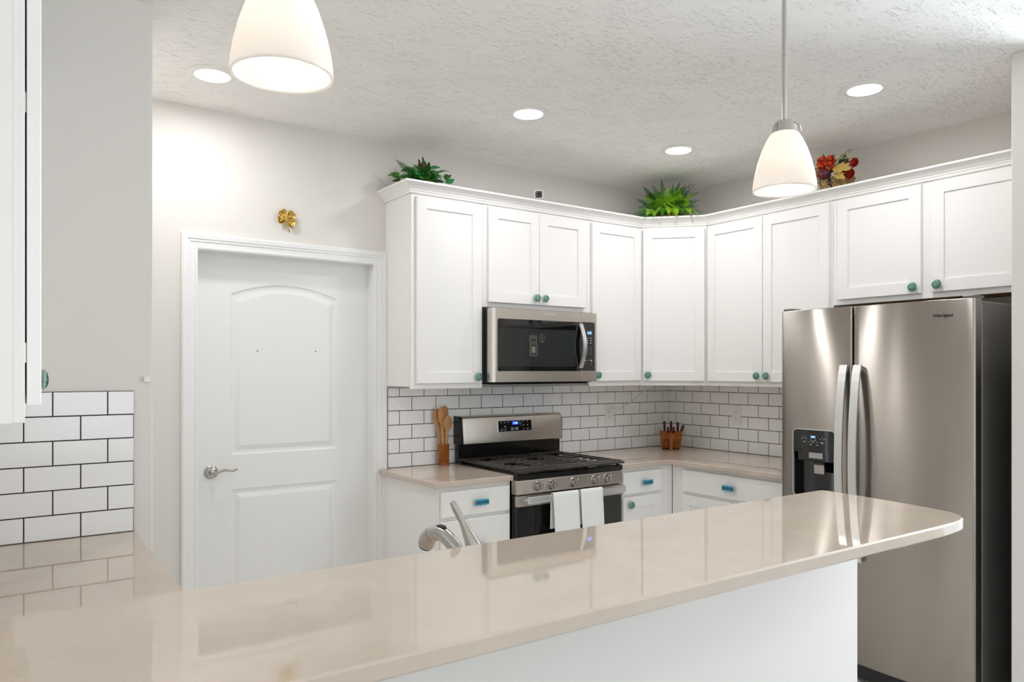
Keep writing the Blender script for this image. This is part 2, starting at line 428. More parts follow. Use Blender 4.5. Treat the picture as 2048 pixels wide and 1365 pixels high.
# ------------------------------------------------------------------ tile backsplashes
CRS, TL, G = 0.0801, 0.158, 0.0019
def tiles(bm, fr, u0, u1, z0, z1, phase_even, phase_odd):
    """fr(u, depth, z) -> world point; one bevelled tile after another on a grout bed"""
    def bx(a, c, e, g, d0, d1, bev, mi):
        L = [[fr(a, d0, e), fr(c, d0, e), fr(c, d0, g), fr(a, d0, g)], [fr(a, d1-bev, e), fr(c, d1-bev, e), fr(c, d1-bev, g), fr(a, d1-bev, g)]]
        if bev: L.append([fr(a+bev, d1, e+bev), fr(c-bev, d1, e+bev), fr(c-bev, d1, g-bev), fr(a+bev, d1, g-bev)])
        loft(bm, L, mi=mi)
    bx(u0, u1, z0, z1, 0.0005, 0.0065, 0, 1)
    k = 0
    while z0+k*CRS < z1-0.004:
        a0 = z0+k*CRS+G; a1 = min(z0+(k+1)*CRS-G, z1)
        ph = phase_even if k % 2 == 0 else phase_odd
        i = math.floor((u0-ph)/TL)
        while ph+i*TL < u1-0.004:
            s, e = max(ph+i*TL+G, u0+0.0005), min(ph+(i+1)*TL-G, u1-0.0005)
            if e-s > 0.006 and a1-a0 > 0.006: bx(s, e, a0, a1, 0.0065, 0.0085, 0.0011, 0)
            i += 1
        k += 1
b = B(); tiles(b, lambda u, d, z: (u, -d, z), -2.279, -0.0088, 0.9145, 1.364, -0.0745, -0.0745+TL/2)
tag(obj('tile_backsplash', b, ['tile', 'grout'], None, (-1.1, 0, 0.9145)), 'white subway tile backsplash with dark grout behind the gas range', 'backsplash')
b = B(); tiles(b, lambda u, d, z: (-d, -u, z), 0.0005, 1.52, 0.9145, 1.364, 0.0716, 0.0716-TL/2)
tag(obj('tile_backsplash', b, ['tile', 'grout'], None, (0, -0.75, 0.9145)), 'white subway tile backsplash with dark grout between corner and refrigerator', 'backsplash')
b = B(); tiles(b, lambda u, d, z: (u, -0.99-d, z), -4.369, -3.712, 0.9145, 0.9145+6*CRS, -3.712, -3.712+TL/2)
tag(obj('tile_backsplash', b, ['tile', 'grout'], None, (-4.0, -0.99, 0.9145)), 'white subway tile backsplash at far left above the lower counter', 'backsplash')

# ------------------------------------------------------------------ worktops
def worktop(pts, z1, th, label, name='worktop', bev=0.003):
    b = B(); prism(b, pts, z1-th, z1, bev=bev)
    return tag(obj(name, b, 'quartz', None, (*pts[0], z1-th)), label, 'countertop')
worktop([(-2.336, -0.0005), (-2.336, -0.641), (-1.8640, -0.641), (-1.8640, -0.0005)], 0.914, 0.028, 'short beige quartz countertop left of the gas range, holding the wooden spoons')
worktop([(-1.1065, -0.0005), (-1.1065, -0.641), (-0.684, -0.641), (-0.684, -1.507), (-0.0005, -1.507), (-0.0005, -0.0005)], 0.914, 0.028, 'L-shaped beige quartz countertop in the corner between range and refrigerator')
worktop([(-4.3695, -0.9905), (-4.3695, -2.424), (-2.15, -2.424), (-2.15, -1.875), (-3.722, -1.875), (-3.722, -1.86), (-3.708, -0.9905)], 0.914, 0.028, 'lower beige quartz countertop at far left, mirroring the tile wall')
pts = [(-4.3695, -2.385), (-1.88, -2.397), (-1.858, -2.402), (-1.851, -2.425)]
for p in catmull([(-1.862, -2.56, 0), (-1.876, -2.671, 0), (-1.893, -2.775, 0), (-1.910, -2.830, 0), (-1.935, -2.868, 0), (-1.975, -2.893, 0), (-2.035, -2.906, 0), (-2.12, -2.910, 0)], 4): pts.append((p.x, p.y))
pts += [(-2.828, -2.902), (-4.3695, -2.889)]
bar = worktop(pts, 1.067, 0.030, 'long raised breakfast bar top of beige quartz crossing the foreground', 'bar_top', 0.004)

# ------------------------------------------------------------------ cabinets
def shaker(x0, x1, z0, z1, yb, th=0.019, rail=0.060, rec=0.008, flat=False):
    bm = B(); yf = yb-th; e = 0.0025
    L = [rect(x0, x1, z0, z1, yb), rect(x0, x1, z0, z1, yf+e), rect(x0+e, x1-e, z0+e, z1-e, yf)]
    if not flat: L += [rect(x0+rail, x1-rail, z0+rail, z1-rail, yf), rect(x0+rail+0.001, x1-rail-0.001, z0+rail+0.001, z1-rail-0.001, yf+rec)]
    loft(bm, L); return bm
def knob_mesh():
    """glass mushroom knob, axis along -y, with a raised green spiral on its dome"""
    bm = B(); T = Matrix.Rotation(PI/2, 4, 'X')
    lathe(bm, [(0, 0), (0.009, 0), (0.0085, 0.003), (0.006, 0.005), (0.006, 0.013)], 20, T, mi=2)
    lathe(bm, [(0.006, 0.012), (0.016, 0.0125), (0.0225, 0.0145), (0.0235, 0.0175), (0.0215, 0.0205)], 32, T, mi=3)
    dome = lambda r: 0.0205+0.0060*(1-(r/0.0215)**2)
    lathe(bm, [(0.0215*(1-i/8), dome(0.0215*(1-i/8))) for i in range(9)], 32, T, mi=0)
    turns, N = 3.2, 90; P = []; R = []
    for i in range(N+1):
        t = i/N; r = 0.0012+0.0192*t; a = 2*PI*turns*t
        P.append(Vector((r*math.cos(a), -(dome(r)), r*math.sin(a)))); R.append(0.0008+0.0013*t**0.6)
    tube(bm, P, R, 6, mi=1, up=(0, 1, 0))
    return bm
_k = B(); _k.free()
KM = None
def knob(parent, x, y, z):
    global KM
    if KM is None:
        o = obj('knob', knob_mesh(), ['knob_pale', 'knob_dark', 'nickel', 'knob_clear'], None); KM = o.data
    else:
        o = bpy.data.objects.new('knob', KM); C.objects.link(o)
    o.parent = parent; o.location = (x, y, z); o['label'] = 'round glass knob with green spiral'; return o
PM = None
def pull(parent, x, y, z):
    """blown-glass bar pull: three bulging turquoise ribs on two metal posts"""
    global PM
    if PM is None:
        bm = B()
        for s in (-1, 1):
            lathe(bm, [(0.005, 0), (0.005, 0.018)], 12, Matrix.Translation((s*0.025, 0, 0)) @ Matrix.Rotation(PI/2, 4, 'X'), mi=2)
        for k in range(3):
            zz = (k-1)*0.0095
            P = [Vector((-0.040+0.080*i/30, -0.021-0.003*math.cos((k-1)*0.9), zz)) for i in range(31)]
            tube(bm, P, [(0.0056+0.0011*math.sin(i/30*PI*6))*(0.8 if i in (0, 30) else 1) for i in range(31)], 10, mi=k % 2, up=(0, 1, 0))
        box(bm, -0.041, 0.041, -0.021, -0.012, -0.011, 0.011, 0.003, 1)
        for s in (-1, 1): box(bm, s*0.039-0.002, s*0.039+0.004, -0.026, -0.012, -0.013, 0.013, 0.002, 2)
        o = obj('handle', bm, ['pull_blue', 'pull_dark', 'nickel'], None); PM = o.data
    else:
        o = bpy.data.objects.new('handle', PM); C.objects.link(o)
    o.parent = parent; o.location = (x, y, z); o['label'] = 'ribbed turquoise glass pull'; return o
def place(name, bm, m, parent, org, **k):
    """child mesh whose own origin sits at org (in the thing's frame)"""
    bmesh.ops.translate(bm, verts=bm.verts[:], vec=-Vector(org)); o = obj(name, bm, m, parent, None, **k); o.location = org; return o
def cabinet(name, loc, rotz, w, z0, z1, dep, fronts, label, under=False, kick=False, lip=0.012):
    """local frame: x along the wall, -y towards the room. fronts: (kind, x0, x1, z0, z1, knob/pull xz or None)"""
    t = thing(name, label, 'cabinet', (loc[0], loc[1], z0), rotz)
    bm = B(); h = z1-z0
    if kick: box(bm, 0, w, -dep+0.06, -0.0008, 0, 0.10); box(bm, 0, w, -dep+0.019, -0.0008, 0.10, h)
    else: box(bm, 0, w, -dep+0.019, -0.0008, lip if not under else lip, h)
    obj('carcass', bm, 'white', t)
    bm = B(); zf = 0.10 if kick else 0
    fx = sorted(set([round(f[1], 4) for f in fronts])); 
    # face frame: stiles and rails left open behind each door
    box(bm, 0, w, -dep, -dep+0.0188, zf, h, 0.0015)
    obj('face_frame', bm, 'white', t)
    if under:
        bm = B(); box(bm, 0.015, w-0.002, -dep+0.022, -0.01, lip-0.006, lip-0.0004); obj('bottom_panel', bm, 'ply', t)['label'] = 'raw wood underside'
    for kind, x0, x1, a, c, kp in fronts:
        org = (x0, -dep-0.0015, a-z0)
        bm = shaker(x0, x1, a-z0, c-z0, -dep-0.0015, flat=(kind == 'drawer'))
        d = place(kind, bm, 'white', t, org)
        if kp:
            fn = pull if kind == 'drawer' else knob
            fn(d, kp[0]-org[0], -0.019, kp[1]-z0-org[2])
    return t
UT = 2.415; R90 = -PI/2
cabinet('wall_cabinet', (-2.289, 0), 0, 0.4485, 1.365, UT, 0.305, [('door', 0.026, 0.432, 1.394, 2.388, (0.402, 1.429))], 'tall white wall cabinet at the left end, one door, beside the pantry door', under=False)
cabinet('wall_cabinet', (-1.840, 0), 0, 0.793, 1.822, UT, 0.305, [('door', 0.030, 0.388, 1.850, 2.388, (0.359, 1.889)), ('door', 0.391, 0.748, 1.850, 2.388, (0.422, 1.889))], 'short white two-door wall cabinet directly above the microwave')
cabinet('wall_cabinet', (-1.0465, 0), 0, 0.4455, 1.365, UT, 0.305, [('door', 0.012, 0.432, 1.396, 2.390, (0.046, 1.434))], 'white wall cabinet right of the microwave, one tall door with knob at lower left')
# diagonal corner cabinet
A0, A1 = Vector((-0.600, -0.305)), Vector((-0.305, -0.611))
rz = math.atan2((A1-A0).y, (A1-A0).x); LD = (A1-A0).length
t = thing('wall_cabinet', 'white diagonal corner wall cabinet with one tall door under the lime green fern', 'cabinet', (A0.x, A0.y, 1.365), rz)
MI = (Matrix.Translation((A0.x, A0.y, 1.365)) @ Matrix.Rotation(rz, 4, 'Z')).inverted()
bm = B(); prism(bm, [(-0.0008, -0.0008), (-0.600, -0.0008), (-0.600, -0.303), (-0.303, -0.610), (-0.0008, -0.610)], 1.377, UT)
bmesh.ops.transform(bm, matrix=MI, verts=bm.verts[:]); obj('carcass', bm, 'white', t)
bm = B(); box(bm, 0.0, LD, -0.003, 0.015, 0, UT-1.365, 0.0015); obj('face_frame', bm, 'white', t)
bm = shaker(0.016, LD-0.016, 0.029, 1.023, -0.0045); d = place('door', bm, 'white', t, (0.016, -0.0045, 0.029))
knob(d, 0.032, -0.019, 0.040)
cabinet('wall_cabinet', (0, -0.6125), R90, 0.880, 1.365, UT, 0.305, [('door', 0.016, 0.432, 1.394, 2.390, (0.402, 1.431)), ('door', 0.436, 0.864, 1.394, 2.390, (0.468, 1.431))], 'white two-door wall cabinet left of the refrigerator, behind the hanging pendant')
cabinet('wall_cabinet', (0, -1.4935), R90, 1.040, 1.822, UT, 0.305, [('door', 0.033, 0.480, 1.849, 2.393, (0.445, 1.882)), ('door', 0.529, 0.985, 1.849, 2.393, (0.562, 1.885))], 'short white two-door wall cabinet over the refrigerator', under=True)
# crown moulding along the whole run
path = [Vector(p) for p in ((-2.289, -0.001), (-2.289, -0.305), (-0.600, -0.305), (-0.305, -0.611), (-0.305, -2.534))]
prof = [(0.0005, 2.403), (0.010, 2.403), (0.012, 2.408), (0.012, 2.414), (0.016, 2.416), (0.018, 2.424), (0.021, 2.426), (0.030, 2.436), (0.044, 2.446), (0.050, 2.449), (0.052, 2.451), (0.056, 2.452), (0.056, 2.462), (0.036, 2.462), (0.0005, 2.425)]
def offset_path(P, d):
    out = []
    for i, p in enumerate(P):
        ns = []
        if i > 0: u = (p-P[i-1]).normalized(); ns.append(Vector((-u.y, u.x)))
        if i < len(P)-1: u = (P[i+1]-p).normalized(); ns.append(Vector((-u.y, u.x)))
        ns = [-n_ if False else n_ for n_ in ns]
        k = ns[0] if len(ns) == 1 else (ns[0]+ns[1])/(1+ns[0].dot(ns[1]))
        out.append(p-k*d)
    return out
bm = B()
loops = [[(p.x, p.y, z) for p in offset_path(path, d)] for d, z in prof]
cols = [[loops[j][i] for j in range(len(prof))] for i in range(len(path))]
loft(bm, cols)
tag(obj('crown_molding', bm, 'white', None, (-1.1, -0.305, 2.403)), 'stepped white crown molding running along the tops of the wall cabinets', 'molding')

# base cabinets
cabinet('base_cabinet', (-2.303, 0), 0, 0.438, 0.0, 0.8855, 0.61, [('drawer', 0.013, 0.424, 0.733, 0.862, (0.235, 0.796)), ('drawer', 0.013, 0.424, 0.427, 0.713, (0.235, 0.570)), ('drawer', 0.013, 0.424, 0.12, 0.407, (0.235, 0.265))], 'white three-drawer base cabinet left of the range under the short countertop', kick=True)
cabinet('base_cabinet', (-1.104, 0), 0, 0.4735, 0.0, 0.8855, 0.61, [('drawer', 0.039, 0.360, 0.732, 0.861, (0.219, 0.795)), ('door', 0.039, 0.360, 0.12, 0.712, (0.089, 0.669))], 'white base cabinet just right of the range with drawer and knobbed door', kick=True)
cabinet('base_cabinet', (0, -0.6115), R90, 0.893, 0.0, 0.8855, 0.63, [('drawer', 0.097, 0.840, 0.727, 0.860, (0.459, 0.791)), ('door', 0.097, 0.466, 0.12, 0.707, None), ('door', 0.470, 0.840, 0.12, 0.707, None)], 'white base cabinet against right wall with one wide drawer beside refrigerator', kick=True)
# run below the far-left counter and sink
bm = B(); box(bm, -4.368, -3.745, -1.86, -0.992, 0.0, 0.8855); 
t = thing('base_cabinet', 'white base cabinet hidden below the lower counter at far left', 'cabinet', (-4.368, -0.992, 0)); place('carcass', bm, 'white', t, (0, 0, 0)).location = (4.368, 0.992, 0)
bm = B(); box(bm, -4.368, -2.17, -2.423, -1.90, 0.0, 0.8855)
t = thing('base_cabinet', 'white sink base cabinet hidden behind the half wall under the faucet', 'cabinet', (-3.2, -2.2, 0)); place('carcass', bm, 'white', t, (0, 0, 0)).location = (3.2, 2.2, 0)

# far-left wall cabinet (front faces +x): end panel, frame, door ajar by a hair, knob from the side
t = thing('wall_cabinet', 'white wall cabinet cut off by the left picture edge, seen from its end', 'cabinet', (-4.369, -2.131, 1.365))
L0 = Vector(t.location)
def wl(bm, name, m, **k):
    bmesh.ops.translate(bm, verts=bm.verts[:], vec=-L0); return obj(name, bm, m, t, None, **k)
bm = B(); box(bm, -4.369, -4.0865, -2.131, -0.991, 1.365, UT, 0.0); wl(bm, 'carcass', 'white')
bm = B(); box(bm, -4.0865, -4.067, -2.131, -0.991, 1.365, UT, 0.001); wl(bm, 'face_frame', 'white')
for k_, (ya, yb) in enumerate(((-2.100, -1.800), (-1.795, -1.495))):
    bm = B(); e = 0.0025; X0, X1 = -4.0625, -4.0385
    def ry(i, x): return [(x, ya+i, 1.398+i), (x, yb-i, 1.398+i), (x, yb-i, 2.388-i), (x, ya+i, 2.388-i)]
    loft(bm, [ry(0, X0), ry(0, X1-e), ry(e, X1), ry(0.06, X1), ry(0.061, X1-0.008)])
    d = wl(bm, 'door', 'white')
    yk = (yb-0.045) if k_ == 0 else (ya+0.045)
    kk = knob(d, X1-L0.x, yk-L0.y, 1.445-L0.z); kk.rotation_euler = (0, 0, PI/2)
    for zz in (1.50, 1.99):
        bm = B(); box(bm, -4.0667, -4.0627, ya+0.004, ya+0.035, zz-0.02, zz+0.02, 0.001)
        bmesh.ops.translate(bm, verts=bm.verts[:], vec=-L0); h = obj('hinge', bm, 'nickel', d)
bm = B(); box(bm, -4.115, -4.112, -2.1325, -2.131, 1.365, UT); wl(bm, 'edge_bead', 'white')

# ------------------------------------------------------------------ gas range
RX0, RX1 = -1.8625, -1.1080
rg = thing('gas_range', 'stainless steel gas range with black cooktop between the two counters', 'range', (-1.485, -0.33, 0))
R0 = Vector(rg.location)
def rp(name, bm, m, parent=None, org=None, **k):
    """child at world org; parent's own origin is kept on the object as 'wo'"""
    org = Vector(org) if org else R0.copy()
    bmesh.ops.translate(bm, verts=bm.verts[:], vec=-org)
    o = obj(name, bm, m, parent or rg, None, **k)
    po = WO[parent] if parent else R0
    o.location = org-po; WO[o] = org; return o
WO = {}
bm = B(); box(bm, RX0+0.004, RX1-0.004, -0.645, -0.003, 0.03, 0.905, 0.003)
rp('body', bm, 'black')
bm = B(); box(bm, RX0, RX1, -0.672, -0.02, 0.888, 0.919, 0.004); rp('cooktop', bm, 'black')
# control panel, knobs
bm = B()
zt, zb = 0.8865, 0.812
L = []
for z, y in ((zb, -0.62), (zb, -0.672), (zb+0.004, -0.676), (zt-0.006, -0.668), (zt, -0.664), (zt, -0.62)): L.append((y, z))
xs = [RX0+0.001, RX0+0.006, RX1-0.006, RX1-0.001]
loft(bm, [[(x, y+(0.006 if i in (0, 3) and y < -0.64 else 0), z) for y, z in L] for i, x in enumerate(xs)])
cp = rp('control_panel', bm, 'steel_h', org=(-1.485, -0.65, 0.85))
def range_knob():
    bm = B(); T = Matrix.Rotation(PI/2, 4, 'X')
    lathe(bm, [(0, 0), (0.0265, 0), (0.0265, 0.003), (0.0235, 0.005), (0.0235, 0.007)], 32, T, mi=0)
    lathe(bm, [(0.0215, 0.006), (0.0215, 0.010), (0.0200, 0.011), (0.0200, 0.014), (0.0215, 0.015), (0.0205, 0.028), (0.018, 0.030), (0, 0.030)], 32, T, mi=0)
    box(bm, -0.0065, 0.0065, -0.046, -0.028, -0.0195, 0.0195, 0.003)
    return bm
km = None
for x in (-1.731, -1.639, -1.486, -1.329, -1.240):
    if km is None: o = obj('knob', range_knob(), ['nickel', 'slot'], cp, None, smooth=True); km = o.data
    else: o = bpy.data.objects.new('knob', km); C.objects.link(o); o.parent = cp
    o.location = Vector((x, -0.673, 0.850))-WO[cp]; o.rotation_euler = (-0.08, 0, 0)
# oven door: steel band with black glass below
bm = B(); box(bm, RX0+0.002, RX1-0.002, -0.664, -0.645, 0.19, 0.806, 0.003, 1)
box(bm, RX0+0.001, RX1-0.001, -0.670, -0.647, 0.748, 0.806, 0.003, 0)
od = rp('oven_door', bm, ['steel_h', 'glass_black'], org=(-1.485, -0.65, 0.19))
bm = B(); box(bm, RX0+0.003, RX1-0.003, -0.662, -0.645, 0.05, 0.182, 0.003); rp('storage_drawer', bm, 'steel_h')
bm = B(); box(bm, -1.826, -1.133, -0.726, -0.712, 0.768, 0.806, 0.005, seg=2)
for x in (-1.812, -1.147): box(bm, x-0.012, x+0.012, -0.714, -0.667, 0.776, 0.798, 0.004)
rp('door_handle', bm, 'steel_handle', od, org=(-1.485, -0.70, 0.787))
# backguard
bm = B(); box(bm, -1.845, -1.075, -0.050, -0.011, 0.919, 1.035, 0.003); rp('rear_riser', bm, 'black')
bm = B()
sec = [(-0.012, 1.030), (-0.086, 1.024), (-0.096, 1.030), (-0.097, 1.045), (-0.085, 1.165), (-0.080, 1.180), (-0.068, 1.189), (-0.050, 1.192), (-0.012, 1.192)]
def bsec(x, s): return [(x, -0.012+(y+0.012)*s, 1.108+(z-1.108)*(0.96+0.04*s)) for y, z in sec]
loft(bm, [bsec(-1.838, 0.90), bsec(-1.832, 0.97), bsec(-1.822, 1.0), bsec(-1.101, 1.0), bsec(-1.091, 0.97), bsec(-1.085, 0.90)])
bg = rp('backguard', bm, 'steel_h', org=(-1.47, -0.05, 1.03), smooth=True)
bm = B(); loft(bm, [[(x, y*1.02, 1.108+(z-1.108)*1.01) for y, z in sec] for x in (-1.853, -1.8385)]); rp('end_cap', bm, 'black')
# display on the slanted face: y as a function of z
def fy(z): return -0.097+(z-1.045)*(0.012/0.120)
def slant(bm): 
    for v in bm.verts: v.co.y += fy(v.co.z)
bm = B(); loft(bm, [rect(-1.592, -1.334, 1.088, 1.160, 0.001), rect(-1.592, -1.334, 1.088, 1.160, -0.0035), rect(-1.590, -1.336, 1.090, 1.158, -0.004)], mi=1)
loft(bm, [rect(-1.588, -1.338, 1.092, 1.156, -0.002), rect(-1.588, -1.338, 1.092, 1.156, -0.0046)], mi=0); slant(bm)
dp = rp('display_panel', bm, ['glass_black', 'steel_handle'], bg, org=(-1.463, -0.09, 1.125))
bm = B(); box(bm, -1.487, -1.437, -0.0052, -0.0044, 1.130, 1.151); slant(bm)
for v in bm.verts: pass
bluebox = bm
bm = B(); merge(bm, bluebox)
t2 = text('2:40', 0.020, 0.0005, True); bmesh.ops.translate(t2, verts=t2.verts[:], vec=(-1.462, -0.0062+fy(1.14), 1.1405))
for f in t2.faces: f.material_index = 1
merge(bm, t2)
o = obj('clock_digits', bm, ['bluebg', 'blue'], bg, None); o.location = -WO[bg]
bm = B()
def legend(x, z, w_, h_):
    t_ = B(); box(t_, x-w_/2, x+w_/2, -0.0054, -0.0044, z-h_/2, z+h_/2); slant(t_); merge(bm, t_)
for x, z, w_, h_ in ((-1.567, 1.146, 0.012, 0.003), (-1.541, 1.146, 0.012, 0.003), (-1.514, 1.147, 0.012, 0.003), (-1.538, 1.122, 0.010, 0.007), (-1.565, 1.099, 0.018, 0.003), (-1.538, 1.099, 0.012, 0.003), (-1.55, 1.108, 0.045, 0.0012), (-1.425, 1.150, 0.005, 0.005), (-1.424, 1.139, 0.022, 0.003), (-1.424, 1.127, 0.005, 0.005), (-1.400, 1.150, 0.010, 0.005), (-1.370, 1.149, 0.008, 0.004), (-1.400, 1.126, 0.008, 0.007), (-1.370, 1.126, 0.008, 0.006), (-1.400, 1.103, 0.009, 0.004), (-1.368, 1.103, 0.011, 0.005)):
    legend(x, z, w_, h_)
for x in (-1.484, -1.452):
    for a, c, e, g in ((-0.011, 0.011, 0.0065, 0.008), (-0.011, 0.011, -0.008, -0.0065), (-0.011, -0.0095, -0.008, 0.008), (0.0095, 0.011, -0.008, 0.008), (-0.006, 0.006, -0.0035, 0.0035)):
        t_ = B(); box(t_, x+a, x+c, -0.0054, -0.0044, 1.106+e, 1.106+g); slant(t_); merge(bm, t_)
o = obj('button_legend', bm, 'steelpaint', bg, None); o.location = -WO[bg]
# burners and grates
for x, y, r in ((-1.70, -0.20, 0.035), (-1.70, -0.48, 0.045), (-1.485, -0.34, 0.050), (-1.27, -0.20, 0.035), (-1.27, -0.48, 0.045)):
    bm = B(); lathe(bm, [(r+0.012, 0), (r+0.010, 0.006), (r, 0.008), (r, 0.013), (r-0.004, 0.016), (0, 0.016)], 28, Matrix.Translation((x, y, 0.919)), mi=0)
    rp('burner', bm, 'blackmatte', org=(x, y, 0.919), smooth=True)
for gi, (gx0, gx1) in enumerate(((-1.855, -1.606), (-1.603, -1.367), (-1.364, -1.114))):
    bm = B(); z0, z1 = 0.933, 0.946
    # front broad sloping bar
    loft(bm, [[(x, -0.690, 0.930), (x, -0.690, 0.937), (x, -0.652, 0.9475), (x, -0.645, 0.9475), (x, -0.645, 0.930)] for x in (gx0, gx1)])
    box(bm, gx0, gx1, -0.088, -0.070, z0-0.004, z1, 0.002)
    for x in (gx0+0.006, gx1-0.006): box(bm, x-0.006, x+0.006, -0.65, -0.085, z0-0.003, z1, 0.002)
    ny = 9
    for i in range(ny):
        y = -0.610+i*(0.50/(ny-1))
        cx = (gx0+gx1)/2
        gap = 0.0
        for by in ((-0.20, -0.48) if gi != 1 else (-0.34,)):
            if abs(y-by) < 0.075: gap = 0.040
        if gap: box(bm, gx0+0.008, cx-gap, y-0.006, y+0.006, z0, z1, 0.002); box(bm, cx+gap, gx1-0.008, y-0.006, y+0.006, z0, z1, 0.002)
        else: box(bm, gx0+0.008, gx1-0.008, y-0.006, y+0.006, z0, z1, 0.002)
    for x, y in ((gx0+0.008, -0.64), (gx1-0.008, -0.64), (gx0+0.008, -0.08), (gx1-0.008, -0.08)): box(bm, x-0.007, x+0.007, y-0.007, y+0.007, 0.9188, z0, 0.001)
    rp('grate', bm, 'blackmatte', org=((gx0+gx1)/2, -0.37, 0.919))

# towels over the oven handle
def towel(x0, x1, zf, zbk, seed, label):
    r = random.Random(seed); bm = B()
    y_f, y_b, zc = -0.7305, -0.7075, 0.8105
    sec = [(y_b+0.002, zbk)]+[(y_b, zbk+(0.795-zbk)*i/8) for i in range(1, 9)]+[(y_b-0.002, 0.806), (y_b-0.007, 0.8115), (-0.7195, 0.8130), (y_f+0.005, 0.8115), (y_f+0.001, 0.806)]+[(y_f, 0.795-(0.795-zf)*i/12) for i in range(0, 13)]
    nx = 18; ph = r.uniform(0, 6); rows = []
    for j, (y, z) in enumerate(sec):
        front = j > 11
        drop = max(0, 0.79-z)/0.25
        row = []
        for i in range(nx+1):
            u = i/nx; x = x0+(x1-x0)*u
            wob = (0.0032*math.sin(u*9+ph)+0.002*math.sin(u*21+ph))*drop
            x += (0.010 if seed % 2 else 0.008)*drop*(1 if front else -0.3)
            row.append(bm.verts.new((x, y+(-abs(wob)-0.0035*drop if front else abs(wob)*0.6), z)))
        rows.append(row)
    for a, c in zip(rows, rows[1:]):
        for i in range(nx): bm.faces.new((a[i], a[i+1], c[i+1], c[i]))
    o = obj('dish_towel', bm, 'towel', None, ((x0+x1)/2, -0.72, 0.80), smooth='all')
    m = o.modifiers.new('thick', 'SOLIDIFY'); m.thickness = 0.0035; m.offset = 1 if False else 0
    return tag(o, label, 'towel', 'white towels on the oven handle')
towel(-1.668, -1.492, 0.545, 0.62, 1, 'left one of two white waffle dish towels hung on the oven handle')
towel(-1.478, -1.318, 0.575, 0.62, 3, 'right one of two white dish towels hung on the oven handle')

# ------------------------------------------------------------------ microwave
mw = thing('microwave', 'stainless over-the-range microwave with dark window and curved handle', 'microwave', (-1.457, -0.2, 1.388))
R0 = Vector(mw.location); WO.clear(); rgx = rg; rg = mw
MX0, MX1 = -1.845, -1.069
bm = B(); box(bm, MX0+0.002, MX1-0.002, -0.362, -0.009, 1.395, 1.818, 0.003); rp('body', bm, 'black')
bm = B(); box(bm, MX0+0.03, MX1-0.03, -0.35, -0.05, 1.384, 1.3948, 0.003); rp('vent_base', bm, 'black')
XS = -1.191
def rings(x0, x1, z0, z1, ix0, ix1, iz0, iz1, y): pass
bm = B()   # door: steel frame with chamfered left side
loft(bm, [[(MX0, -0.364, z), (MX0, -0.388, z), (MX0+0.010, -0.396, z), (MX0+0.030, -0.400, z), (XS-0.001, -0.400, z), (XS-0.001, -0.364, z)] for z in (1.3985, 1.8125)])
md = rp('door', bm, 'steel_h', org=(-1.5, -0.38, 1.41))
bm = B(); loft(bm, [rrect(-1.801, XS-0.0015, 1.460, 1.754, -0.399, 0.010), rrect(-1.801, XS-0.0015, 1.460, 1.754, -0.4022, 0.010)]); rp('door_glass', bm, 'glass_black', md, org=(-1.5, -0.40, 1.6))
bm = B(); loft(bm, [rrect(-1.790, -1.238, 1.487, 1.702, -0.401, 0.004), rrect(-1.790, -1.238, 1.487, 1.702, -0.4026, 0.004)])
rp('window', bm, 'mw_window', md, org=(-1.5, -0.40, 1.6))
bm = B()
for a, c, e, g in ((-1.583, -1.530, 1.624, 1.667), (-1.581, -1.524, 1.547, 1.620)):
    for q in (0, 0.007): 
        for (xa, xb, za, zb_) in ((a+q, c-q, e+q, e+q+0.002), (a+q, c-q, g-q-0.002, g-q), (a+q, a+q+0.002, e+q, g-q), (c-q-0.002, c-q, e+q, g-q)): box(bm, xa, xb, -0.4032, -0.4027, za, zb_)
for zz in (1.652, 1.646): box(bm, -1.570, -1.543, -0.4032, -0.4027, zz, zz+0.0025)
box(bm, -1.566, -1.540, -0.4030, -0.4027, 1.565, 1.602)
for k in range(14):
    a = 2*PI*k/14; box(bm, -1.492+0.018*math.cos(a)-0.002, -1.492+0.018*math.cos(a)+0.002, -0.4032, -0.4027, 1.650+0.022*math.sin(a)-0.002, 1.650+0.022*math.sin(a)+0.002)
for k in range(6): box(bm, -1.500+0.003*(k % 3), -1.485, -0.4032, -0.4027, 1.628+0.006*k, 1.630+0.006*k)
o = rp('sticker', bm, 'sticker', md, org=(-1.55, -0.403, 1.6)); o['label'] = 'printed grey certification stickers'
bm = B()  # control side
box(bm, XS+0.001, MX1, -0.400, -0.364, 1.3985, 1.8125, 0.001)
mc = rp('control_side', bm, 'steel_h', org=(-1.13, -0.38, 1.41))
bm = B(); loft(bm, [rrect(XS+0.0015, -1.086, 1.462, 1.756, -0.399, 0.010), rrect(XS+0.0015, -1.086, 1.462, 1.756, -0.4022, 0.010)]); rp('keypad', bm, 'glass_black', mc, org=(-1.13, -0.4, 1.6))
bm = B(); box(bm, -1.149, -1.111, -0.4030, -0.4023, 1.679, 1.703, mi=0)
t2 = text('2:40', 0.019, 0.0004, True); bmesh.ops.translate(t2, verts=t2.verts[:], vec=(-1.130, -0.4036, 1.691))
for f in t2.faces: f.material_index = 1
merge(bm, t2); rp('display', bm, ['darklcd', 'blue'], mc, org=(-1.13, -0.403, 1.69))
bm = B()
for r_, z in enumerate((1.660, 1.645, 1.630)):
    for x in (-1.143, -1.118): box(bm, x-0.0045, x+0.0045, -0.4030, -0.4023, z-0.002, z+0.003)
for z in (1.604, 1.590, 1.576, 1.563):
    for x in (-1.143, -1.118): 
        t_ = B(); lathe(t_, [(0, 0), (0.0022, 0)], 6, Matrix.Translation((x, -0.4031, z)) @ Matrix.Rotation(PI/2, 4, 'X')); merge(bm, t_)
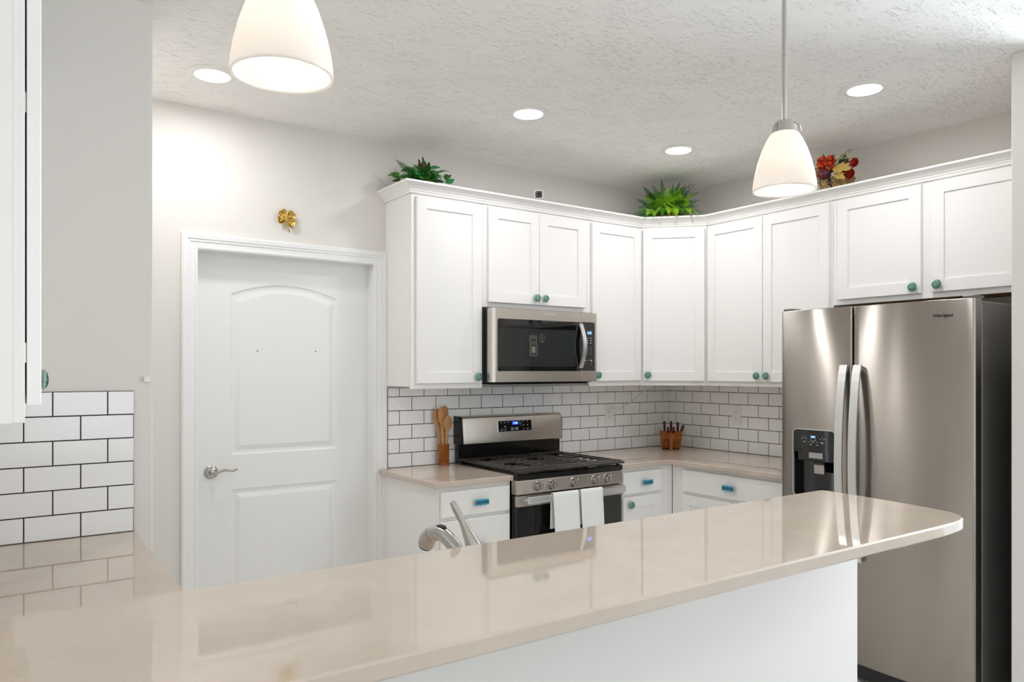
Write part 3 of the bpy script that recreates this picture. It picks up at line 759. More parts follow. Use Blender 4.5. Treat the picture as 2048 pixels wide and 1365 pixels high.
for x, z, w_, h_ in ((-1.162, 1.524, 0.010, 0.008), (-1.138, 1.525, 0.012, 0.002), (-1.114, 1.524, 0.011, 0.009), (-1.158, 1.505, 0.004, 0.004), (-1.118, 1.505, 0.004, 0.005)): box(bm, x-w_/2, x+w_/2, -0.4030, -0.4023, z-h_/2, z+h_/2)
rp('button_legend', bm, 'steelpaint', mc, org=(-1.13, -0.403, 1.58))
bm = B(); N = 16; loops = []
for i in range(N+1):
    t_ = i/N; z = 1.478+0.268*t_; bow = math.sin(PI*t_); y = -0.408-0.034*bow; x0 = -1.214+0.004*bow
    loops.append([(x0, y, z), (x0+0.028, y, z), (x0+0.028, y+0.008, z), (x0, y+0.008, z)])
loft(bm, loops, smooth=False)
for z in (1.486, 1.738): box(bm, -1.211, -1.189, -0.412, -0.4015, z-0.007, z+0.007, 0.002)
rp('handle', bm, 'steel_handle', md, org=(-1.2, -0.42, 1.61))
def logo(size):
    bm = text('Whirlpool', size, 0.0006, True)
    # the swoosh ring behind the letter p
    P = [Vector((size*(0.62+0.50*math.cos(a)), -0.0008, size*(-0.10+0.36*math.sin(a)+0.18*math.cos(a)))) for a in [(-2.4+4.9*i/24) for i in range(25)]]
    tube(bm, P, [size*0.012+size*0.03*math.sin(PI*i/24) for i in range(25)], 6)
    return bm
bm = logo(0.021); bmesh.ops.translate(bm, verts=bm.verts[:], vec=(-1.437, -0.4008, 1.792)); rp('logo', bm, 'steel_handle', md, org=(-1.437, -0.4, 1.792))

# ------------------------------------------------------------------ refrigerator (front faces -x)
fr = thing('refrigerator', 'stainless side-by-side refrigerator with water dispenser', 'refrigerator', (-0.40, -1.97, 0))
R0 = Vector(fr.location); WO.clear(); rg = fr
FY0, FYM, FY1 = -1.513, -1.897, -2.427
bm = B(); box(bm, -0.735, -0.03, FY1+0.003, FY0-0.003, 0.02, 1.755, 0.004); rp('cabinet_body', bm, 'greyside')
bm = B(); box(bm, -0.748, -0.7352, FY1+0.010, FY0-0.010, 0.09, 1.748); rp('gasket', bm, 'rubber')
bm = B(); box(bm, -0.775, -0.737, FY1+0.006, FY0-0.006, 0.02, 0.083, 0.003)
rp('toe_grille', bm, 'black')
def fdoor(ya, yb, hole=None):
    """ya > yb ; front bows gently; rounded vertical edges"""
    bm = B(); z0, z1 = 0.095, 1.765; xb = -0.749
    mid, half = (ya+yb)/2, (ya-yb)/2
    def fx(y):
        s = (y-mid)/half; base = -0.806-0.014*(1-s*s)
        e = half-abs(y-mid)
        if e < 0.010: base += 0.010-math.sqrt(max(0, 0.010**2-(0.010-e)**2))
        return base
    ys = [ya-0.010*(1-math.cos(PI/2*i/5)) for i in range(6)]
    inner = [ya-0.010-(2*half-0.020)*i/22 for i in range(1, 22)]
    ys += inner+[yb+0.010*(1-math.cos(PI/2*i/5)) for i in range(5, -1, -1)]
    zs = [z0, z0+0.003, z1-0.003, z1]
    if hole:
        ys = sorted(set([y for y in ys if min(abs(y-hole[0]), abs(y-hole[1])) > 0.004]+[hole[0], hole[1]]), reverse=True)
        zs = sorted(zs+[hole[2], hole[3]])
    V = {}
    for j, z in enumerate(zs):
        ins = 0.003 if j in (0, len(zs)-1) else 0
        for i, y in enumerate(ys): V[i, j] = bm.verts.new((fx(y)+ins, y, z))
    for i in range(len(ys)-1):
        for j in range(len(zs)-1):
            if hole and hole[1]-1e-5 <= ys[i+1] and ys[i] <= hole[0]+1e-5 and zs[j] >= hole[2]-1e-5 and zs[j+1] <= hole[3]+1e-5: continue
            f = bm.faces.new((V[i, j], V[i+1, j], V[i+1, j+1], V[i, j+1])); f.smooth = True
    n = len(ys)-1; m_ = len(zs)-1
    bk = {(i, j): bm.verts.new((xb, ys[i], zs[j])) for i in (0, n) for j in range(m_+1)}
    for i in (0, n):
        for j in range(m_): bm.faces.new((V[i, j], V[i, j+1], bk[i, j+1], bk[i, j]))
    for j in (0, m_): bm.faces.new([V[i, j] for i in range(n+1)]+[bk[n, j], bk[0, j]])
    bm.faces.new([bk[0, j] for j in range(m_+1)]+[bk[n, j] for j in range(m_, -1, -1)])
    return bm, fx
HY0, HY1, HZ0, HZ1 = -1.594, -1.816, 0.844, 1.172
bm, fxl = fdoor(FY0, FYM+0.003, (HY0, HY1, HZ0, HZ1)); dl = rp('freezer_door', bm, 'steel_v', org=(-0.78, -1.70, 0.1))
bm, fxr = fdoor(FYM-0.003, FY1); dr = rp('fridge_door', bm, 'steel_v', org=(-0.78, -2.16, 0.1))
# dispenser
bm = B()
F = lambda y: fxl(y)
def yz(y0, y1, z0, z1, x): return [(x, y0, z0), (x, y1, z0), (x, y1, z1), (x, y0, z1)]
xf = F(-1.705)
loft(bm, [yz(HY0+0.0, HY1, HZ0, HZ1, -0.812), yz(HY0, HY1, HZ0, HZ1, -0.772), ], cap0=False, cap1=True)
ds = rp('water_dispenser', bm, 'glass_black', dl, org=(-0.80, -1.705, 1.0))
def yzr(y0, y1, z0, z1, x, r): return [(x, -p[0], p[2]) for p in rrect(-y0, -y1, z0, z1, 0, r, 5)]
bm = B()
loft(bm, [yzr(HY0+0.003, HY1-0.003, HZ0-0.004, HZ1+0.004, -0.815, 0.020), yzr(HY0+0.003, HY1-0.003, HZ0-0.004, HZ1+0.004, xf-0.0035, 0.020), yzr(HY0-0.0005, HY1+0.0005, HZ0, HZ1, xf-0.0035, 0.017), yzr(HY0-0.0005, HY1+0.0005, HZ0, HZ1, -0.812, 0.017)], cap0=False, cap1=False)
rm = obj('rim', bm, 'steel_handle', ds, None); rm.location = -WO[ds]
bm = B()   # upper control face, with lower lip sloping back
pl = [p for p in yzr(HY0-0.001, HY1+0.001, 1.062, HZ1-0.001, 0, 0.016)]
loft(bm, [[(-0.800, y, z) for _, y, z in pl], [(xf-0.002, y, z) for _, y, z in pl]])
box(bm, -0.818, -0.80, HY1+0.002, HY0-0.022, 1.020, 1.075, 0.002)
cf = obj('control_face', bm, 'glass_black', ds, None); cf.location = -WO[ds]
bm = B()
def yb_(y, z, w_, h_, mi=0): box(bm, xf-0.0027, xf-0.0019, y-w_/2, y+w_/2, z-h_/2, z+h_/2, mi=mi)
for y, z, w_, h_ in ((-1.644, 1.130, 0.010, 0.002), (-1.664, 1.130, 0.012, 0.002), (-1.656, 1.139, 0.004, 0.003), (-1.741, 1.130, 0.008, 0.002), (-1.762, 1.130, 0.012, 0.002), (-1.752, 1.139, 0.004, 0.003), (-1.655, 1.113, 0.012, 0.004), (-1.680, 1.113, 0.008, 0.002), (-1.702, 1.113, 0.014, 0.002), (-1.724, 1.113, 0.008, 0.002), (-1.750, 1.114, 0.018, 0.003), (-1.752, 1.109, 0.010, 0.002), (-1.690, 1.101, 0.012, 0.003), (-1.724, 1.100, 0.012, 0.003)): yb_(y, z, w_, h_)
yb_(-1.690, 1.133, 0.0015, 0.026); yb_(-1.714, 1.133, 0.0015, 0.026); yb_(-1.702, 1.120, 0.024, 0.0015)
yb_(-1.702, 1.139, 0.018, 0.008, 1)
o = obj('legend', bm, ['steelpaint', 'blue'], ds, None); o.location = -WO[ds]
bm = B(); box(bm, -0.8205, -0.8178, -1.752, -1.678, 1.034, 1.074, 0.001); o = obj('badge_plate', bm, 'nickel', ds, None); o.location = -WO[ds]
bm = B()
loft(bm, [[(-0.812, -1.712, 1.024), (-0.790, -1.712, 1.024), (-0.790, -1.760, 1.024), (-0.812, -1.760, 1.024)], [(-0.840, -1.712, 1.008), (-0.79, -1.712, 1.000), (-0.79, -1.770, 1.000), (-0.840, -1.770, 1.008)]], mi=1)
loft(bm, [[(-0.834, -1.715, 1.006), (-0.815, -1.715, 1.006), (-0.815, -1.768, 1.006), (-0.834, -1.768, 1.006)], [(-0.822, -1.708, 0.962), (-0.812, -1.708, 0.960), (-0.812, -1.762, 0.960), (-0.822, -1.762, 0.962)]], mi=0)
o = obj('paddle', bm, ['nickel', 'glass_black'], ds, None); o.location = -WO[ds]
# bowed flat handles
def fhandle(yc, dparent):
    bm = B(); N = 24; loops = []
    for i in range(N+1):
        t_ = i/N; z = 0.575+0.915*t_; bow = math.sin(PI*t_)**0.7 if 0 < t_ < 1 else 0
        x = -0.832-0.048*bow; 
        loops.append([(x, yc-0.019, z), (x, yc+0.019, z), (x+0.012, yc+0.017, z), (x+0.012, yc-0.017, z)])
    loft(bm, loops)
    for z in (0.59, 1.475): box(bm, -0.832, -0.812, yc-0.014, yc+0.014, z-0.014, z+0.014, 0.003)
    rp('handle', bm, 'steel_handle', dparent, org=(-0.85, yc, 1.0))
fhandle(-1.866, dl); fhandle(-1.934, dr)
bm = B(); box(bm, -0.80, -0.70, -2.418, -2.375, 1.7655, 1.778, 0.003); rp('hinge_cover', bm, 'greyside')
bm = B(); box(bm, -0.80, -0.70, -1.565, -1.522, 1.7655, 1.778, 0.003); rp('hinge_cover', bm, 'greyside')
lg = logo(0.019); bmesh.ops.rotate(lg, verts=lg.verts[:], cent=(0, 0, 0), matrix=Matrix.Rotation(-PI/2, 3, 'Z'))
bmesh.ops.translate(lg, verts=lg.verts[:], vec=(fxr(-2.311)-0.0006, -2.305, 1.697))
for v in lg.verts: v.co.x += (fxr(v.co.y)-fxr(-2.311))
rp('logo', lg, ['slot'], dr, org=(-0.81, -2.31, 1.69))
rg = rgx

# ------------------------------------------------------------------ faucet
fc = thing('kitchen_faucet', 'brushed nickel pull-out faucet with lever, seen over the bar edge', 'faucet', (-3.153, -2.31, 0.9145))
F0 = Vector(fc.location)
def fp(name, bm, m, **k):
    bmesh.ops.translate(bm, verts=bm.verts[:], vec=-F0); return obj(name, bm, m, fc, None, **k)
bm = B()
lathe(bm, [(0, 0), (0.032, 0), (0.032, 0.004), (0.027, 0.008), (0.025, 0.03), (0.026, 0.06), (0.024, 0.075), (0, 0.08)], 28, Matrix.Translation(F0))
fp('base', bm, 'nickel', smooth=True)
path = catmull([(-3.155, -2.300, 0.955), (-3.158, -2.262, 0.985), (-3.160, -2.205, 1.022), (-3.160, -2.150, 1.040), (-3.160, -2.108, 1.036), (-3.160, -2.078, 1.016)], 6)
n = len(path)
bm = B(); tube(bm, path, [0.0175+0.004*(i/n) for i in range(n)], 18, flat=0.92, up=(1, 0, 0)); fp('spout', bm, 'nickel', smooth=True)
bm = B(); hp = catmull([(-3.160, -2.098, 1.032), (-3.160, -2.074, 1.016), (-3.160, -2.060, 0.996)], 5)
tube(bm, hp, [0.0215, 0.022, 0.0225, 0.0228, 0.023, 0.0232, 0.0235, 0.0235, 0.0232, 0.0225, 0.021][:len(hp)], 20, up=(1, 0, 0)); fp('spray_head', bm, 'nickel', smooth=True)
bm = B(); v = (hp[-1]-hp[-2]).normalized(); tube(bm, [hp[-1]-v*0.002, hp[-1]+v*0.005], 0.019, 20); fp('aerator', bm, 'slot')
bm = B(); bp_ = catmull([(-3.160, -2.165, 1.0585), (-3.160, -2.143, 1.0600), (-3.160, -2.122, 1.0570)], 4)
tube(bm, bp_, [0.003, 0.006, 0.0085, 0.009, 0.0095, 0.009, 0.008, 0.006, 0.003], 12, flat=0.45, up=(0, 0, 1)); o = fp('spray_button', bm, 'slot', smooth=True); o['label'] = 'dark rubber spray button'
bm = B(); lp = catmull([(-3.150, -2.312, 0.985), (-3.152, -2.300, 1.020), (-3.156, -2.275, 1.055), (-3.160, -2.250, 1.088), (-3.166, -2.228, 1.118), (-3.170, -2.216, 1.134)], 6)
n = len(lp); tube(bm, lp, interp([0.031, 0.027, 0.0185, 0.0110, 0.0120, 0.0085], 6), 16, flat=0.75, up=(1, 0, 0)); fp('lever', bm, 'nickel', smooth=True)

# ------------------------------------------------------------------ pendants
def shade_prof(off_):
    P = [(0.030, 0.000), (0.036, -0.004), (0.046, -0.020), (0.057, -0.045), (0.067, -0.075), (0.0745, -0.105), (0.0785, -0.130), (0.0800, -0.147), (0.0795, -0.152)]
    return [(r-off_, z) for r, z in P]
def pendant(loc, label):
    x, y, zr = loc   # rim height
    zt = zr+0.152
    t = thing('pendant_light', label, 'pendant lamp', (x, y, zt), 0, 'pendants over the breakfast bar')
    bm = B(); lathe(bm, shade_prof(0)+shade_prof(0.004)[::-1], 56)
    obj('lamp_shade', bm, 'shade', t, smooth='all')
    bm = B(); lathe(bm, [(0, 0.030), (0.0215, 0.030), (0.024, 0.027), (0.028, 0.015), (0.031, 0.003), (0.031, -0.001), (0.0, -0.001)], 40)
    for s in (0, 1, 2):
        a = 0.9+s*2*PI/3
        tube(bm, [(0.022*math.cos(a), 0.022*math.sin(a), 0.027), (0.038*math.cos(a), 0.038*math.sin(a), 0.012), (0.043*math.cos(a), 0.043*math.sin(a), -0.006)], 0.0018, 6)
    obj('socket_cap', bm, 'nickel', t, smooth=True)
    bm = B(); lathe(bm, [(0.0058, 0.030), (0.0058, 0.20), (0.0064, 0.20), (0.0064, 0.208), (0.0058, 0.208), (0.0058, H-zt-0.02)], 16)
    obj('rod', bm, 'nickel', t, smooth=True)
    bm = B(); lathe(bm, [(0, H-zt), (0.06, H-zt-0.0005), (0.06, H-zt-0.012), (0.02, H-zt-0.028), (0, H-zt-0.028)], 32)
    obj('canopy', bm, 'nickel', t, smooth=True)
    bm = B(); lathe(bm, [(0, -0.139), (0.012, -0.137), (0.022, -0.130), (0.029, -0.117), (0.030, -0.105), (0.026, -0.088), (0.016, -0.066), (0.013, -0.045), (0.013, -0.015), (0, -0.012)], 28)
    obj('light_bulb', bm, 'bulb', t, smooth='all')
    l = bpy.data.lights.new('bulb_light', 'POINT'); l.energy = BULB_W; l.color = (1.0, 0.975, 0.95); l.shadow_soft_size = 0.034
    lo = bpy.data.objects.new('bulb_light', l); C.objects.link(lo); lo.parent = t; lo.location = (0, 0, -0.100)
    return t
p0 = pendant((-2.420, -2.65, 1.935), 'frosted bell pendant hanging on a visible steel rod in front of the corner cabinets')
pendant((-3.742, -2.65, 1.935), 'frosted bell pendant at upper left, its top cut off by the picture edge')

# ------------------------------------------------------------------ ceiling downlights
def downlight():
    t = thing('ceiling_light', '', 'ceiling light', (0, 0, H), 0, 'round white recessed ceiling lights')
    bm = B(); lathe(bm, [(0.098, -0.0005), (0.098, -0.004), (0.092, -0.008), (0.078, -0.010), (0.072, -0.009), (0.071, -0.0005)], 48); obj('trim_ring', bm, 'plastic', t, smooth=True)
    bm = B(); lathe(bm, [(0.0712, -0.0065), (0.04, -0.0085), (0, -0.0090)], 40); obj('lens', bm, 'led', t, smooth='all')
    return t
spots = [((-3.326, -0.46), 'round recessed ceiling light partly hidden behind the left pendant shade'), ((-1.925, -0.855), 'round recessed ceiling light above the microwave wall, second from left'), ((-0.852, -0.863), 'round recessed ceiling light nearest the kitchen corner, above the green fern'), ((-0.873, -1.993), 'round recessed ceiling light at upper right in front of the refrigerator')]
dlp = downlight()
for i, ((x, y), lb) in enumerate(spots):
    o = dlp if i == 0 else dup(dlp, (x, y, H))
    o.location = (x, y, H); o['label'] = lb
for x, y in ((-3.2, -4.8), (-1.4, -4.8), (0.6, -4.4), (-2.3, -6.6)):
    l = bpy.data.lights.new('added_room_fill', 'AREA'); l.shape = 'DISK'; l.size = 0.16; l.energy = ROOM_W; l.color = (1.0, 0.95, 0.88)  # added disk lights without fixtures, unseen behind the camera
    o = bpy.data.objects.new('added_room_fill', l); C.objects.link(o); o.location = (x, y, H-0.012)

# ------------------------------------------------------------------ wall plates, plug, cord, sensor
def outlet(loc, rotz, label):
    t = thing('wall_outlet', label, 'outlet', loc, rotz)
    bm = B(); box(bm, -0.0385, 0.0385, -0.006, -0.0005, -0.062, 0.062, 0.002); obj('cover_plate', bm, 'plastic', t)
    for z in (-0.022, 0.022):
        bm = B(); loft(bm, [rrect(-0.017, 0.017, z-0.0155, z+0.0155, y, 0.009) for y in (-0.005, -0.0075)], mi=0)
        for x, h_ in ((-0.006, 0.0045), (0.006, 0.0035)): box(bm, x-0.0011, x+0.0011, -0.0079, -0.0074, z-h_+0.003, z+h_+0.003, mi=1)
        lathe(bm, [(0, 0), (0.0024, 0)], 10, Matrix.Translation((0, -0.0078, z-0.008)) @ Matrix.Rotation(PI/2, 4, 'X'), mi=1)
        obj('socket', bm, ['plastic', 'slot'], t)
    return t
outlet((-0.606, -0.0086, 1.166), 0, 'white duplex outlet right of the range, charger plugged in its top socket')
outlet((-0.0086, -0.6125, 1.164), R90, 'white duplex outlet with both sockets free, left of the refrigerator')
bm = B(); box(bm, -1.988, -1.912, -0.0145, -0.0086, 1.104, 1.229, 0.002); tag(obj('blank_plate', bm, 'plastic', None, (-1.95, -0.009, 1.166)), 'blank white wall plate half hidden behind the wooden spoons', 'wall plate')
ch = thing('phone_charger', 'small white plug-in charger with thin cord running up under the cabinets', 'charger', (-0.598, -0.0155, 1.190))
bm = B(); box(bm, -0.030, 0.026, -0.034, -0.0012, -0.013, 0.013, 0.004); box(bm, 0.024, 0.046, -0.022, -0.010, -0.006, 0.006, 0.002); obj('plug_body', bm, 'plastic', ch)
bm = B(); pts_ = catmull([(0.044, -0.016, 0.000), (0.085, -0.008, 0.006), (0.15, 0.000, 0.030), (0.22, 0.003, 0.060), (0.29, 0.003, 0.108), (0.36, 0.003, 0.135), (0.42, 0.002, 0.150), (0.44, -0.002, 0.174)], 6)
tube(bm, pts_, 0.0024, 6); obj('cord', bm, 'plastic', ch, smooth='all')
bm = B(); box(bm, -3.681, -3.661, -1.001, -0.9905, 1.424, 1.445, 0.002); tag(obj('wall_sensor', bm, 'plastic', None, (-3.671, -0.9905, 1.434)), 'tiny square white sensor on the narrow wall at left', 'sensor')

# ------------------------------------------------------------------ brass clover
cl = thing('clover_ornament', 'shiny brass four-leaf clover hung above the white door', 'wall ornament', (-2.856, -0.001, 2.242))
def clover_leaf(cx, cz, r):
    """heart-shaped cupped leaf pointing from the centre (0,0) outward to (cx,cz)"""
    bm = B(); L = math.hypot(cx, cz)+r; a0 = math.atan2(cz, cx); N, K = 28, 6
    ctr = []
    for i in range(N):
        t_ = 2*PI*i/N
        # heart outline in local (u along axis 0..1, v across)
        u = 0.5-0.5*math.cos(t_); v = math.sin(t_)*(0.20+0.62*u)
        u2 = u*1.0-0.10*math.exp(-(v/0.16)**2)*(u > 0.7)
        ctr.append((u2, v*0.75))
    mid = (0.55, 0)
    loops = []
    for k in range(K+1):
        s = 1-k/K; row = []
        for (u, v) in ctr:
            uu = mid[0]+(u-mid[0])*s; vv = v*s
            y = -0.004-0.012*uu+0.010*(s**2)*-1+0.004*abs(vv)*0-0.003*(1-abs(vv)*2)*(1-s)
            X, Z = uu*L, vv*L
            row.append((X*math.cos(a0)-Z*math.sin(a0), y+0.006*(1-s), X*math.sin(a0)+Z*math.cos(a0)))
        loops.append(row)
    loft(bm, loops[:-1], cap0=False, cap1=True, smooth=True)
    o = obj('leaf', bm, 'brass', cl, smooth='all'); m = o.modifiers.new('thick', 'SOLIDIFY'); m.thickness = 0.0015
for cx, cz in ((-0.021, 0.031), (0.026, 0.027), (-0.030, -0.004), (0.028, -0.017)): clover_leaf(cx, cz, 0.020)
bm = B(); tube(bm, catmull([(0, -0.010, 0.002), (0.001, -0.010, -0.020), (0.008, -0.008, -0.042), (0.020, -0.004, -0.060)], 5), [0.0028]*10+[0.0032]*6, 8); obj('stalk', bm, 'brass', cl, smooth='all')
bm = B(); sphere(bm, (0, -0.009, 0), 0.004); box(bm, -0.002, 0.002, -0.008, 0.0, -0.002, 0.002); obj('rivet', bm, 'brass', cl)

# ------------------------------------------------------------------ utensil holder and spoons
HX, HYY = -1.945, -0.052
uh = thing('utensil_holder', 'amber carved wooden holder standing on the left countertop', 'utensil holder', (HX, HYY, 0.9145), 0.0)
bm = B(); lathe(bm, [(0.0, 0.004), (0.0, 0), (0.033, 0), (0.033, 0.012), (0.0315, 0.014), (0.0325, 0.016), (0.0325, 0.112), (0.0335, 0.114), (0.0335, 0.122), (0.0275, 0.122), (0.0275, 0.006), (0, 0.006)], 6 if False else 28)
obj('cup', bm, 'wood_dark', uh, smooth=True)
bm = B()
bm.free()
for z in (0.020, 0.026, 0.104):
    bm = B(); lathe(bm, [(0.0322, z), (0.0336, z+0.001), (0.0322, z+0.002)], 28); obj('carved_band', bm, 'wood_block', uh, smooth='all')
def spoon(p0, p1, bw, bl, label, tone=0):
    bm = B(); p0, p1 = Vector(p0), Vector(p1); ax = (p1-p0).normalized(); Lh = (p1-p0).length-bl
    side = Vector((1, 0, 0)); side = (side-ax*side.dot(ax)).normalized(); nor = ax.cross(side)
    loops = []; N = 26
    for i in range(N+1):
        t_ = i/N; s = t_*(p1-p0).length
        if s < Lh: wd, th = 0.0068+0.002*(s/Lh), 0.0042
        else:
            q = (s-Lh)/bl; wd = max(0.0008, bw*math.sqrt(max(0, 1-(2*q**0.85-1)**2))); wd = max(wd, (0.0088)*(1-q)); th = 0.0042-0.0015*q
        c = p0+ax*s
        loops.append([c+side*wd*math.cos(a)+nor*th*math.sin(a)+nor*(0.004*max(0, (s-Lh)/bl*(1-(s-Lh)/bl)*4) if s > Lh else 0)*math.cos(a)**2 for a in [2*PI*k/12 for k in range(12)]])
    loft(bm, loops, smooth=True)
    return tag(obj('wooden_spoon', bm, 'spoon', None, p0, smooth='all'), label, 'spoon', 'wooden spoons in the holder')
zb_ = 0.923
spoon((HX-0.010, HYY, zb_), (HX-0.042, HYY+0.018, 1.245), 0.024, 0.105, 'leftmost wooden spoon in the holder, half behind another')
spoon((HX-0.004, HYY-0.013, zb_), (HX-0.018, HYY-0.005, 1.255), 0.027, 0.105, 'tallest front wooden spoon with egg-shaped head, middle of the bunch')
spoon((HX+0.006, HYY+0.012, zb_), (HX+0.026, HYY+0.026, 1.258), 0.026, 0.10, 'rear right wooden spoon, its head rising behind the round-headed one')
spoon((HX+0.008, HYY-0.010, zb_), (HX+0.020, HYY-0.020, 1.205), 0.029, 0.090, 'shortest wooden spoon with round head at front right')

# ------------------------------------------------------------------ knife block
kb = thing('knife_block', 'reddish-brown wooden knife block standing in the counter corner', 'knife block', (-0.195, -0.195, 0.9145), PI*1.75 if False else -PI/4)
# local: x across, -y towards the camera (diagonal)
bm = B()
sec = [(-0.055, 0.012), (-0.080, 0.075), (-0.045, 0.128), (0.045, 0.085), (0.055, 0.0), (-0.030, 0.0)]
loft(bm, [[(x*k, y, z) for y, z in sec] for x, k in ((-0.066, 1.0), (-0.078, 1.0), (0.078, 1.0), (0.066, 1.0))][0:0] or [[(-0.070+0.0, y, z) for y, z in sec], [(0.070, y, z) for y, z in sec]])
for v in bm.verts: v.co.x *= 0.86+0.28*(v.co.z/0.13)
obj('block', bm, 'wood_block', kb)
bm = B(); box(bm, -0.011, 0.011, -0.098, -0.060, 0.0, 0.078, 0.002); obj('front_support', bm, 'wood_dark', kb)
bm = B(); lathe(bm, [(0, 0), (0.001, 0)], 4); bm.free()
MW_ = Matrix.Translation((-0.195, -0.195, 0.9145)) @ Matrix.Rotation(-PI/4, 4, 'Z')
def kn(x, y, z, L, r, label, tilt=-0.35, fan=0.0):
    bm = B(); d = Vector((fan, tilt, 1)).normalized(); p = Vector((x, y, z))
    P = [p-d*0.02, p, p+d*L*0.3, p+d*L*0.6, p+d*L*0.9, p+d*L]
    tube(bm, P, [r*0.8, r, r*0.9, r, r*1.05, r*0.6], 10, flat=1.4, up=(0, 1, 0), mi=0)
    for q in (0.3, 0.6):
        c = p+d*L*q; sphere(bm, c+Vector((0, -r*1.35, 0)), 0.0018, 1, 1)
    bmesh.ops.transform(bm, matrix=MW_, verts=bm.verts[:])
    tag(obj('knife', bm, ['wood_handle', 'nickel'], None, MW_ @ p, smooth='all'), label, 'knife', 'knives in the knife block')
kn(-0.042, -0.010, 0.118, 0.078, 0.0085, 'tall dark-handled knife at the back left of the block', -0.25, -0.03)
kn(0.002, -0.010, 0.118, 0.080, 0.0088, 'tall dark-handled knife at the back middle of the block', -0.25)
kn(0.046, -0.010, 0.116, 0.074, 0.0090, 'tall dark-handled knife at the back right of the block', -0.25, 0.03)
kn(-0.020, -0.048, 0.118, 0.045, 0.0080, 'short dark-handled knife in the front row, left of centre', -0.7)
kn(0.018, -0.048, 0.118, 0.046, 0.0085, 'short dark-handled knife in the front row, right of centre', -0.7)
kn(0.068, -0.030, 0.112, 0.060, 0.0095, 'thick dark-handled knife leaning out at the right end of the block', -0.3, 0.28)
bm = B()
for x, z in ((-0.074, 0.150), (-0.086, 0.118)):
    P = [(x+0.013*math.cos(a), -0.040-0.004*math.sin(a), z+0.015*math.sin(a)) for a in [2*PI*k/20 for k in range(21)]]
    tube(bm, P, 0.0028, 6)
tube(bm, [(-0.070, -0.038, 0.137), (-0.055, -0.030, 0.100)], 0.003, 6)
bmesh.ops.transform(bm, matrix=MW_, verts=bm.verts[:])
tag(obj('scissors', bm, 'nickel', None, MW_ @ Vector((-0.07, -0.04, 0.12)), smooth='all'), 'metal-ringed kitchen scissors at the left end of the knife block', 'scissors')

# ------------------------------------------------------------------ small camera on the cabinets
sm = thing('security_camera', 'small white security camera with black face above the microwave cabinet', 'camera', (-1.462, -0.330, 2.4622), -0.62)
bm = B(); lathe(bm, [(0, 0), (0.020, 0), (0.020, 0.003), (0.006, 0.006), (0.005, 0.014), (0, 0.014)], 24); obj('stand', bm, 'plastic', sm, smooth=True)
bm = B(); loft(bm, [rrect(-0.023, 0.023, 0.012, 0.060, 0.020, 0.008), rrect(-0.025, 0.025, 0.010, 0.062, 0.012, 0.011), rrect(-0.025, 0.025, 0.010, 0.062, -0.016, 0.011), rrect(-0.023, 0.023, 0.012, 0.060, -0.018, 0.010)]); obj('housing', bm, 'plastic', sm)
bm = B(); loft(bm, [rrect(-0.021, 0.021, 0.014, 0.058, -0.017, 0.009), rrect(-0.020, 0.020, 0.015, 0.057, -0.0195, 0.009)]); obj('face', bm, 'black', sm)
bm = B(); lathe(bm, [(0.011, 0), (0.011, 0.002), (0.008, 0.003), (0.0045, 0.001), (0, 0.0015)], 24, Matrix.Translation((0, -0.0193, 0.037)) @ Matrix.Rotation(PI/2, 4, 'X')); obj('lens', bm, 'rubber', sm, smooth=True)

# ------------------------------------------------------------------ plants
def frond(bm, base, tip, sag, width, n=16, mi=0, twist=0.0, lean=0.55):
    base, tip = Vector(base), Vector(tip); mid = (base+tip)/2+Vector((0, 0, sag))
    P = [base*(1-t)**2+mid*2*t*(1-t)+tip*t*t for t in [i/n for i in range(n+1)]]
    ax = (tip-base).normalized(); s0 = ax.cross(Vector((0, 0, 1)))
    if s0.length < 0.1: s0 = Vector((1, 0, 0))
    s0.normalize(); s0 = Matrix.Rotation(twist, 3, ax) @ s0
    tube(bm, P, [0.0013*(1-0.6*i/n) for i in range(n+1)], 4, mi=mi)
    for i in range(1, n+1):
        t = i/n; T = (P[i]-P[i-1]).normalized(); N_ = T.cross(s0).normalized()
        wl_ = width*(math.sin(PI*min(1, t*0.86+0.14))**0.8)*(1 if t < 0.97 else 0.5)*rnd.uniform(0.88, 1.1)
        if wl_ < 0.003: wl_ = 0.003
        hw = (P[i]-P[i-1]).length*0.36
        for s in (-1, 1):
            d = (s0*s+T*lean).normalized(); q = P[i-1]*0.5+P[i]*0.5; dr = N_*rnd.uniform(-0.15, 0.25)*wl_
            vs = [bm.verts.new(x) for x in (q-T*hw, q+d*wl_*0.5-T*hw*0.9+N_*0.0015, q+d*wl_+dr, q+d*wl_*0.5+T*hw*0.7+N_*0.0015, q+T*hw)]
            f = bm.faces.new(vs); f.material_index = mi
def jag_leaf(bm, base, dirv, nor, L, W, mi, lobes=4, cup=0.15):
    d = Vector(dirv).normalized(); n_ = Vector(nor); s = d.cross(n_).normalized(); n_ = s.cross(d)
    base = Vector(base); right, left = [], []
    K = lobes*2
    for i in range(1, K):
        t = i/K; w_ = W*math.sin(PI*t**0.8)*(1.0 if i % 2 else 0.62)
        right.append((t, w_))
    cen = [bm.verts.new(base+d*L*(i/K)-n_*cup*L*(i/K)**2) for i in range(K+1)]
    for sg in (-1, 1):
        ed = [bm.verts.new(base+d*(L*t+W*0.10*(1 if (i % 2 == 0) else -1))+s*sg*w_-n_*(cup*L*t*t)+n_*0.12*w_) for i, (t, w_) in enumerate(right)]
        chain = [cen[0]]+ed+[cen[K]]
        for i in range(K):
            vs = [cen[i], cen[i+1], chain[i+1], chain[i]]
            u = []
            for v in vs:
                if v not in u: u.append(v)
            if len(u) > 2:
                try: f = bm.faces.new(u); f.material_index = mi
                except ValueError: pass
